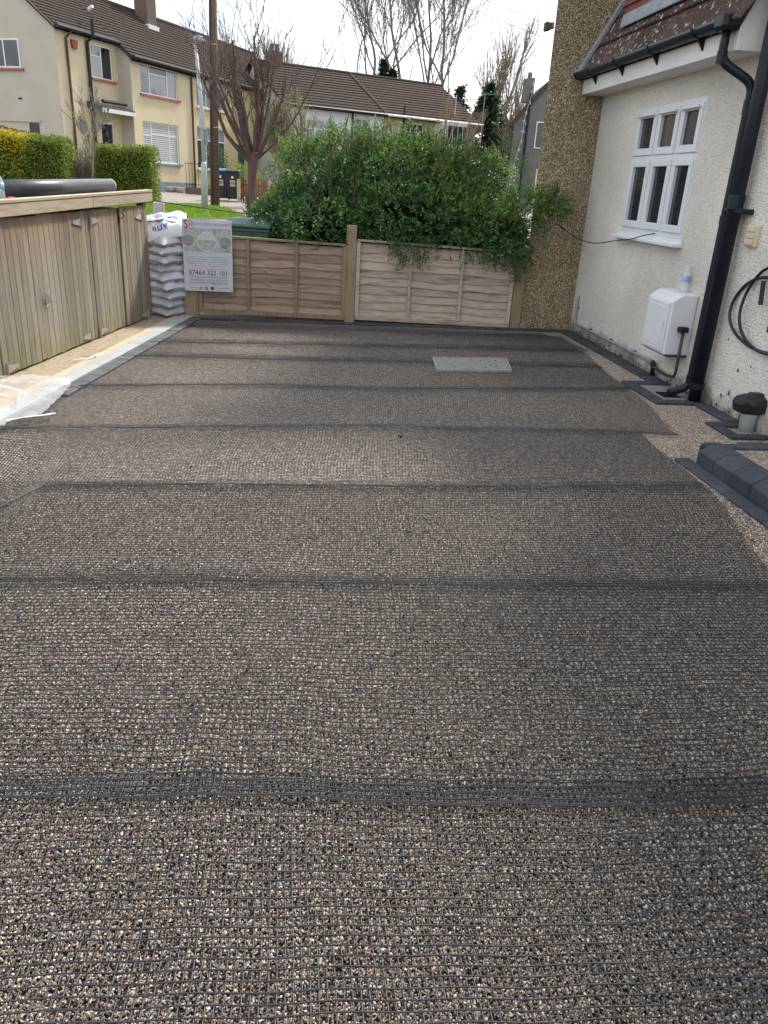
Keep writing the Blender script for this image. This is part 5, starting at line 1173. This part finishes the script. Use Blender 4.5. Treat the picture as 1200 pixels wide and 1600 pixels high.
ha = thing('cream_house', 'cream rendered terrace house with black front door and gable end', 'house', tuple(HA(-2, -3, .7)))
E0, RZ, RV = 5.67, 8.02, -3.0; RC = -.6
EZ = lambda v: E0+(RZ-E0)*(-v)/3.0
wins_front = [(-1.66, 1.02, 4.42, 5.52), (-1.70, .92, 1.86, 3.42)]
mb = MB(HA); holed_wall(mb, lambda a, z, d: (a, -d, z), -2.29, 2.13, .45, E0+.05, wins_front, .12); mb.build('front_wall', 'yellow', ha)
mb = MB(HA); mb.add([(-2.29, 0, .45), (-2.29, RC, .45), (-2.29, RC, EZ(RC)), (-2.29, 0, E0)], [(0, 1, 2, 3)]); mb.build('return_wall', 'gable', ha)
wr = [(-3.86, -2.58, 4.70, 5.86), (-3.62, -2.80, 1.0, 3.24)]
mb = MB(HA); holed_wall(mb, lambda a, z, d: (a, RC-d, z), -5.77, -2.29, .45, EZ(RC)+.05, wr, .12); mb.build('recessed_wall', 'yellow', ha)
mb = MB(HA); mb.add([(-5.77, RC, .45), (-5.77, -7, .45), (-5.77, -7, EZ(RC)+(7-6.0)*0), (-5.77, RV, RZ), (-5.77, RC, EZ(RC))], [(0, 1, 2, 3, 4)]); mb.build('gable_wall', 'gable', ha)
mb = MB(HA); mb.box(-2.30, 2.13, .0, .02, .45, 1.12); mb.build('plinth', 'plinth', ha)
far_window(ha, HA, -1.66, 1.02, 4.42, 5.52, 0, [.25, .72], [None, .72, None], 'sillred', ['glass_sky', 'glass_sky', 'glass', 'glass_sky'])
far_window(ha, HA, -1.70, .92, 1.86, 3.42, 0, [.24, .74], [.66, .70, .70], 'plinth', 'blind')
far_window(ha, HA, -3.86, -2.58, 4.70, 5.86, RC, [.5], [.66, None], 'sillred', ['blind', 'glass_sky', 'glass'])
gw = MB(HA); GF = Fr(HA(-5.77, 0, 0), 25.25-90)     # frame along the gable: u runs back from the street
far_window(ha, GF, 2.2, 3.6, 4.74, 5.68, .06, [.5], None, 'sillred', 'glass', silld=-.15)
mb = MB(GF); mb.box(1.7, 2.15, -.012, .0, 2.55, 2.95); mb.build('side_light', 'glass', ha); mb = MB(GF); mb.box(1.6, 3.6, -.05, .0, 2.98, 3.04); mb.build('lintel', 'gable', ha)
mb = MB(GF); mb.box(2.35, 2.50, -.02, .0, 3.72, 3.78); mb.build('air_brick', 'black', ha)
# door with glazed fan
d_ = MB(HA); d_.box(-3.56, -2.86, RC-.11, RC-.06, 1.0, 3.16); dor = d_.build('door', 'door', ha, bevel=.01)
f = MB(HA); f.box(-3.62, -3.56, RC-.12, RC-.03, 1.0, 3.24); f.box(-2.86, -2.80, RC-.12, RC-.03, 1.0, 3.24); f.box(-3.56, -2.86, RC-.12, RC-.03, 3.17, 3.24); f.build('door_frame', 'white', ha)
MB(HA).box(-3.40, -3.02, RC-.065, RC-.055, 2.5, 2.95).build('door_light', 'glass', dor); MB(HA).box(-3.24, -3.19, RC-.06, RC-.04, 2.05, 2.25).build('door_knocker', 'galv', dor)
MB(HA).box(-3.98, -3.72, RC, RC+.02, 2.2, 2.42).build('name_plate', 'plinth', ha)
# canopy over the door
c_ = MB(HA); c_.hexa([(-4.35, RC, 3.66), (-2.31, RC, 3.66), (-2.31, .10, 3.56), (-4.35, .10, 3.56), (-4.35, RC, 3.86), (-2.31, RC, 3.86), (-2.31, .10, 3.70), (-4.35, .10, 3.70)]); cn = c_.build('canopy', 'pipe', ha)
c_ = MB(HA); c_.box(-4.36, -2.30, .10, .13, 3.50, 3.64); c_.build('canopy_fascia', 'whitepaint', cn)
c_ = MB(HA); c_.tube([(-4.2, .02, 3.88), (-2.75, .02, 3.90)], .07, 8); c_.build('rolled_felt', 'rubber', cn)
# roof, chimney, gutters, downpipes, alarm box, house ornament
rm = MB()
stepped_roof(rm, HA(-2.35, .22, E0-.12), HA(13.7, .22, E0-.12), HA(0, RV-.22, RZ-E0+.12)-HA(0, 0, 0), 19)
stepped_roof(rm, HA(-5.9, RC+.2, EZ(RC)-.10), HA(-2.35, RC+.2, EZ(RC)-.10), HA(0, RV-RC-.2, RZ-EZ(RC)+.10)-HA(0, 0, 0), 16)
rm.add([tuple(HA(-5.9, RV, RZ)), tuple(HA(13.7, RV, RZ)), tuple(HA(13.7, -7.2, 5.0)), tuple(HA(-5.9, -7.2, 5.0))], [(0, 1, 2, 3)])
rf = rm.build('roof', 'roof', ha)
rg = MB(HA); rg.tube([(-5.9, RV, RZ+.01), (13.7, RV, RZ+.01)], .10, 8); rg.build('ridge_tiles', 'roof', rf)
ch = MB(HA); ch.box(2.3, 3.0, -2.85, -2.2, 7.2, 9.6); ch.box(2.22, 3.08, -2.9, -2.15, 9.6, 9.75); ch.build('chimney', 'brick', rf)
ch = MB(HA); ch.box(2.24, 3.06, -2.88, -2.12, 7.30, 7.52); ch.build('flashing', 'whitepaint', rf)
mb = MB(HA); mb.tube([(-2.35, .24, E0-.05), (13.7, .24, E0-.05)], .065, 8); mb.build('gutter', 'gutter', ha)
mb = MB(HA); mb.tube([(-5.9, RC+.22, EZ(RC)-.06), (-2.35, RC+.22, EZ(RC)-.06)], .075, 8); mb.build('gutter', 'gutter', ha)
mb = MB(HA); mb.tube([(-2.36, RC+.2, EZ(RC)-.12), (-2.36, .22, E0-.1)], .05, 6); mb.build('verge_board', 'gutter', ha)
mb = MB(HA); mb.tube([(-5.1, RC+.22, EZ(RC)-.1), (-5.25, RC+.06, EZ(RC)-.35), (-5.25, RC+.06, .5)], .045, 8); mb.build('downpipe', 'brownpipe', ha)
mb = MB(HA); mb.tube([(-3.97, RC+.26, EZ(RC)+.45), (-3.97, RC+.26, EZ(RC)-.1), (-4.12, RC+.08, EZ(RC)-.3), (-4.12, RC+.08, .5)], .065, 8); mb.build('soil_pipe', 'rubber', ha)
mb = MB(HA); mb.tube([(2.05, .22, E0-.08), (2.05, .06, E0-.25), (2.05, .06, .5)], .045, 8); mb.build('downpipe', 'brownpipe', ha)
mb = MB(HA); mb.hexa([(-4.95, RC, 5.50), (-4.72, RC, 5.50), (-4.72, RC+.1, 5.50), (-4.95, RC+.1, 5.50), (-4.98, RC, 5.78), (-4.68, RC, 5.78), (-4.68, RC+.1, 5.78), (-4.98, RC+.1, 5.78)]); mb.build('alarm_box', 'redfence', ha)
mb = MB(HA); pts = [(-4.72+.17*math.cos(6.283*i/16), 2.95+.26*math.sin(6.283*i/16)) for i in range(16)]; mb.prism(pts, 'y', RC, RC+.05); mb.build('wall_ornament', 'plinth', ha)
mb = MB(HA); mb.tube([(-3.4, -.9, 7.0), (-3.4, -.7, 7.1)], .06, 6); mb.build('roof_vent', 'white', ha)
# neighbour in the same terrace
hb = thing('yellow_house', 'deeper yellow terrace house half hidden by the pollarded tree', 'house', tuple(HA(7, -2, .7)))
wb_ = [(2.55, 5.0, 4.35, 5.30), (2.45, 5.05, 1.75, 3.55), (6.25, 7.0, .9, 3.0), (9.4, 11.9, 1.55, 3.0), (9.4, 11.8, 4.1, 5.15)]
mb = MB(HA); holed_wall(mb, lambda a, z, d: (a, -d, z), 2.135, 13.6, .45, E0+.05, wb_, .12); mb.build('front_wall', 'yellow2', hb)
far_window(hb, HA, 2.55, 5.0, 4.35, 5.30, 0, [.35, .7], [None, .7, None], 'whitepaint', 'glass_sky'); far_window(hb, HA, 2.45, 5.05, 1.75, 3.55, 0, [.33, .66], [.68, .68, .68], 'whitepaint', ['glass', 'glass_sky'])
far_window(hb, HA, 9.4, 11.9, 1.55, 3.0, 0, [.25, .5, .75], [.66]*4, 'whitepaint', 'glass'); far_window(hb, HA, 9.4, 11.8, 4.1, 5.15, 0, [.33, .66], None, 'whitepaint', 'glass_sky')
MB(HA).box(6.25, 7.0, -.11, -.06, .9, 3.0).build('door', 'bingreen', hb)
mb = MB(HA); mb.add([(13.6, 0, .45), (13.6, -6.5, .45), (13.6, -6.5, 5.4), (13.6, RV, RZ), (13.6, 0, E0)], [(0, 1, 2, 3, 4)]); mb.build('end_wall', 'gable', hb)
# far row: white house and tan house under one long roof
HR = Fr((4.73, 45.0, 0), 65)
hw_ = thing('far_white_house', 'white rendered house under the long roof behind the shrub', 'house', tuple(HR(-2.5, -2, .7)))
hol = [(-4.5, -2.9, 2.9, 4.35), (-1.65, -.9, 2.7, 4.6), (-2.7, -1.9, 3.2, 4.5)]
mb = MB(HR); holed_wall(mb, lambda a, z, d: (a, -d, z), -5.6, 0, .4, 5.0, hol[:1]+hol[1:2], .12); mb.build('front_wall', 'whitewall', hw_)
far_window(hw_, HR, -4.5, -2.9, 2.9, 4.35, 0, [.33, .66], [.7, .7, .7], 'whitepaint', 'glass_sky'); far_window(hw_, HR, -1.65, -.9, 2.7, 4.6, 0, [.5], None, 'whitepaint', 'glass_sky')
mb = MB(HR); mb.add([(-5.6, 0, .4), (-5.6, -6, .4), (-5.6, -6, 5), (-5.6, -4, 7.05), (-5.6, 0, 5)], [(4, 3, 2, 1, 0)]); mb.build('end_wall', 'whitewall', hw_)
rm = MB(); stepped_roof(rm, HR(-5.8, .3, 4.86), HR(0.02, .3, 4.86), HR(0, -4.3, 2.2)-HR(0, 0, 0), 15); rm.add([tuple(HR(-5.8, -4, 7.06)), tuple(HR(.02, -4, 7.06)), tuple(HR(.02, -8, 4.8)), tuple(HR(-5.8, -8, 4.8))], [(0, 1, 2, 3)])
r2 = rm.build('roof', 'roof', hw_)
mb = MB(HR); mb.tube([(-5.8, .34, 4.86), (0, .34, 4.86)], .06, 6); mb.build('gutter', 'gutter', hw_)
mb = MB(HR); mb.tube([(-1.9, .08, 4.9), (-1.9, .06, 1)], .05, 6); mb.build('downpipe', 'black', hw_)
mb = MB(HR); mb.box(-4.75, -4.1, -4.3, -3.7, 6.4, 7.6); ch = mb.build('chimney', 'brick', r2)
for q in (-4.58, -4.27): MB(HR).tube([(q, -4, 7.6), (q, -4, 7.95)], [.11, .09], 8).build('chimney_pot', 'brick', r2)
ht = thing('far_tan_house', 'tan house with white bay window at the right of the long roof', 'house', tuple(HR(3, -2, .7)))
hol = [(1.35, 2.55, 3.3, 4.65), (.4, 1.05, 3.3, 4.4)]
mb = MB(HR); holed_wall(mb, lambda a, z, d: (a, -d, z), .03, 6.1, .4, 5.0, hol, .12); mb.build('front_wall', 'tanwall', ht)
far_window(ht, HR, 1.35, 2.55, 3.3, 4.65, 0, [.33, .66], [.66, .66, .66], 'whitepaint', 'glass'); far_window(ht, HR, .4, 1.05, 3.3, 4.4, 0, [], None, 'whitepaint', 'curtain')
by = MB(HR); by.prism([(3.3, .0), (3.7, .62), (5.1, .62), (5.5, .0)], 'z', 3.2, 4.85); bay = by.build('bay', 'whitepaint', ht)
for i in range(4): MB(HR).box(3.74+i*.34, 4.02+i*.34, .625, .64, 3.75, 4.65).build('bay_pane', 'glass', bay)
for i in range(2):
    u0 = 5.13+i*.17; MB(HR).hexa([(u0, .63-(u0-5.1)*1.55, 3.75), (u0+.13, .63-(u0+.03)*0-(u0+.13-5.1)*1.55, 3.75), (u0+.15, .63-(u0+.13-5.1)*1.55, 3.75), (u0+.02, .63-(u0-5.1)*1.55, 3.75), (u0, .63-(u0-5.1)*1.55, 4.65), (u0+.13, .63-(u0+.13-5.1)*1.55, 4.65), (u0+.15, .63-(u0+.13-5.1)*1.55, 4.65), (u0+.02, .63-(u0-5.1)*1.55, 4.65)]).build('bay_pane', 'glass', bay)
rm = MB(); stepped_roof(rm, HR(.04, .3, 4.86), HR(6.3, .3, 4.86), HR(0, -4.3, 2.2)-HR(0, 0, 0), 15); rm.add([tuple(HR(.04, -4, 7.06)), tuple(HR(6.3, -4, 7.06)), tuple(HR(6.3, -8, 4.8)), tuple(HR(.04, -8, 4.8))], [(0, 1, 2, 3)])
r3 = rm.build('roof', 'roofred', ht)
mb = MB(HR); mb.hexa([(-.04, .32, 4.92), (.14, .32, 4.92), (.14, .3, 4.86), (-.04, .3, 4.86), (-.04, -4.02, 7.16), (.14, -4.02, 7.16), (.14, -4.02, 7.0), (-.04, -4.02, 7.0)]); mb.build('party_ridge', 'roof', r3)
mb = MB(HR); mb.tube([(-5.8, -4, 7.08), (6.3, -4, 7.08)], .09, 6); mb.build('ridge_tiles', 'roof', r3)
mb = MB(HR); mb.tube([(.03, .34, 4.86), (6.3, .34, 4.86)], .06, 6); mb.build('gutter', 'whitepaint', ht)
mb = MB(HR); mb.tube([(1.2, .1, 5.4), (1.2, .08, 1)], .05, 6); mb.build('soil_pipe', 'black', ht)
mb = MB(HR); mb.add([(6.1, 0, .4), (6.1, -8, .4), (6.1, -8, 4.9), (6.1, -4, 7.0), (6.1, 0, 4.95)], [(0, 1, 2, 3, 4)]); mb.build('end_wall', 'tanwall', ht)
mb = MB(HR); mb.box(6.6, 7.2, -1.2, -.7, 4.6, 5.6); mb.build('chimney', 'brick', ht)
# grey gable house on the right
hg = thing('grey_house', 'dark grey rendered gable house beyond the shrub, right', 'house', (11.5, 41, .6))
mb = MB(); mb.prism([(9.83, .4), (14.5, .4), (14.5, 4.4), (12.2, 6.9), (10.75, 5.7), (9.83, 4.45)], 'y', 38, 46); mb.V = [Vector((v.x+(3.2 if v.y > 40 else 0), v.y, v.z)) for v in mb.V]; mb.build('wall', 'greywall', hg)
mb = MB(); mb.hexa([(9.6, 37.9, 4.25), (9.75, 37.9, 4.2), (12.2, 37.9, 6.95), (12.1, 37.9, 7.1), (12.9, 46, 4.25), (13.05, 46, 4.2), (15.5, 46, 6.95), (15.4, 46, 7.1)]); rr_ = mb.build('roof', 'roof', hg)
mb = MB(); mb.box(10.45, 10.75, 38.3, 39.2, 5.3, 6.25); mb.build('chimney', 'greywall', rr_); mb = MB(); mb.tube([(10.6, 38.7, 6.25), (10.6, 38.7, 6.5)], [.12, .09], 8); mb.build('chimney_pot', 'greywall', rr_)
mb = MB(); mb.tube([(10.53, 37.93, 5.6), (10.49, 37.93, .5)], .055, 8); mb.build('downpipe', 'black', hg)
mb = MB(); mb.tube([(9.86, 37.93, 4.35), (9.82, 37.93, .5)], .04, 8); mb.build('downpipe', 'gutter', hg)
mb = MB(); mb.box(10.95, 11.35, 37.95, 37.99, 3.4, 4.5); w_ = mb.build('window', 'white', hg); MB().box(11.0, 11.30, 37.93, 37.945, 3.45, 4.45).build('pane', 'glass', w_)
# aerial mast
solo(MB().tube([(9.75, 44, .7), (9.8, 44, 6.1)], .03, 5).tube([(9.45, 44, 6.05), (10.35, 44, 6.08)], .02, 4), 'aerial', 'render_grey', 'thin pole with a crossbar aerial left of the grey house', 'aerial', (9.75, 44, .7))
solo(MB().tube([(8.95, 47.6, .7), (9.0, 47.6, 6.3)], .035, 5), 'aerial', 'lamp', 'slim pale mast in front of the conifers', 'aerial', (8.95, 47.6, .7))

# ================================================================== FRONT GARDENS ACROSS THE ROAD
t = thing('picket_fence', 'red-brown picket fence beside the bins across the road', 'fence', (-1.45, 31, .67))
for i in range(11): MB().box(-1.92+i*.094, -1.86+i*.094, 31.0, 31.02, .62, 1.42+.02*math.sin(i*2.1)).build('picket', 'redfence', t)
for z in (.85, 1.2): MB().box(-1.95, -.85, 31.022, 31.05, z, z+.06).build('rail', 'redfence', t)
for (x, lab) in ((-1.93, 'pale square gatepost between the bins and the picket fence'), (-.83, 'pale square gatepost at the right end of the picket fence')):
    solo(MB().box(x-.06, x+.06, 30.4, 30.52, .6, 1.42), 'gatepost', 'cream', lab, 'post', (x, 30.46, .65), 'gateposts by the picket fence', bevel=.01)
t = thing('railing', 'thin metal railing on a low brick wall under the yellow house', 'railing', (-3.4, 35.5, .7))
MB().box(-4.45, -2.75, 35.5, 35.75, .6, .98).build('wall', 'lowwall', t)
for i in range(14): MB().tube([(-4.4+i*.125, 35.62, .98), (-4.4+i*.125, 35.62, 1.95)], .012, 4).build('bar', 'black', t)
for z in (1.1, 1.9): MB().tube([(-4.42, 35.62, z), (-2.75, 35.62, z)], .014, 4).build('rail', 'black', t)
for i, x in enumerate((-5.25, -4.85)):
    solo(MB().lathe((x, 37.0), [(.12, .70), (.20, .78), (.27, .90), (.28, .95), (.24, .95), (.18, .86)], 14), 'planter_bowl', 'bowl', ['left stone planter bowl in front of the cream house', 'right stone planter bowl in front of the cream house'][i], 'planter', (x, 37, .7), 'stone bowls', smooth=True)
def round_bush(x, y, z, r, label, n, mat='bush', seed=0, h=None):
    t = thing('bush', label, 'shrub', (x, y, z)); rng = np.random.RandomState(seed); h = h or r
    d = rng.normal(size=(n, 3)); d /= np.linalg.norm(d, axis=1, keepdims=True); rr = rng.uniform(.4, 1, size=(n, 1))**.4*(1+.15*np.sin(d[:, :1]*5+seed))
    P = d*rr*np.array([r, r, h])+np.array([0, 0, h*.9]); V, F = leafcloud(P, d+rng.normal(size=(n, 3))*.7, rng.uniform(.05, .09, n), .035)
    o = link('foliage', npmesh('foliage', V, F), mat, t); o['kind'] = 'stuff'
    MB().tube([(x, y, z-.1), (x+.05, y, z+h*.7)], [.06, .03], 6).build('stem', 'stem', t)
round_bush(-2.0, 33.5, .75, .68, 'rounded green bush behind the bins across the road', 2600, 'hedge', 4)
round_bush(-3.1, 34.6, .75, .55, 'dark leafy climber by the yellow house window', 1800, 'bush', 5, 1.0)
round_bush(-.6, 31.6, .7, .5, 'small leafy bush behind the pollarded tree trunk', 1500, 'bush', 6, .8)
round_bush(.9, 30, .6, .9, 'loose green bush left of the big shrub', 2600, 'bushtip', 7, 1.0)
round_bush(9.3, 36, .6, 1.2, 'dark bush below the grey house', 3600, 'bush', 8, 1.6)
round_bush(8.2, 34, .6, 1.0, 'pale green bush right of the big shrub top', 2600, 'bushtip', 9, 1.3)
t = thing('board_fence', 'brown vertical board fence behind the golden hedge', 'fence', (-9, 30, .6))
for i in range(22): MB().box(-10.1+i*.1, -10.1+i*.1+.094, 30.0+.004*(i % 2), 30.02+.004*(i % 2), .55, 2.72-.017*i+.02*math.sin(i*1.9)).build('board', 'brownfence', t)
solo(MB().box(9.05, 9.6, 30.5, 30.7, .5, 2.35), 'garden_wall', 'yellow', 'cream garden wall end showing through leaves left of grey house', 'wall', (9.3, 30.6, .6))
# overhead wires
for (z, lab) in ((11.3, 'upper overhead wire crossing the sky by the bare trees'), (10.6, 'lower overhead wire crossing the sky by the bare trees')):
    solo(MB().tube([(9+i*.9, 52, z+.9-i*.22) for i in range(9)], .012, 4), 'overhead_wire', 'rubber', lab, 'wire', (12, 52, z), 'overhead wires')
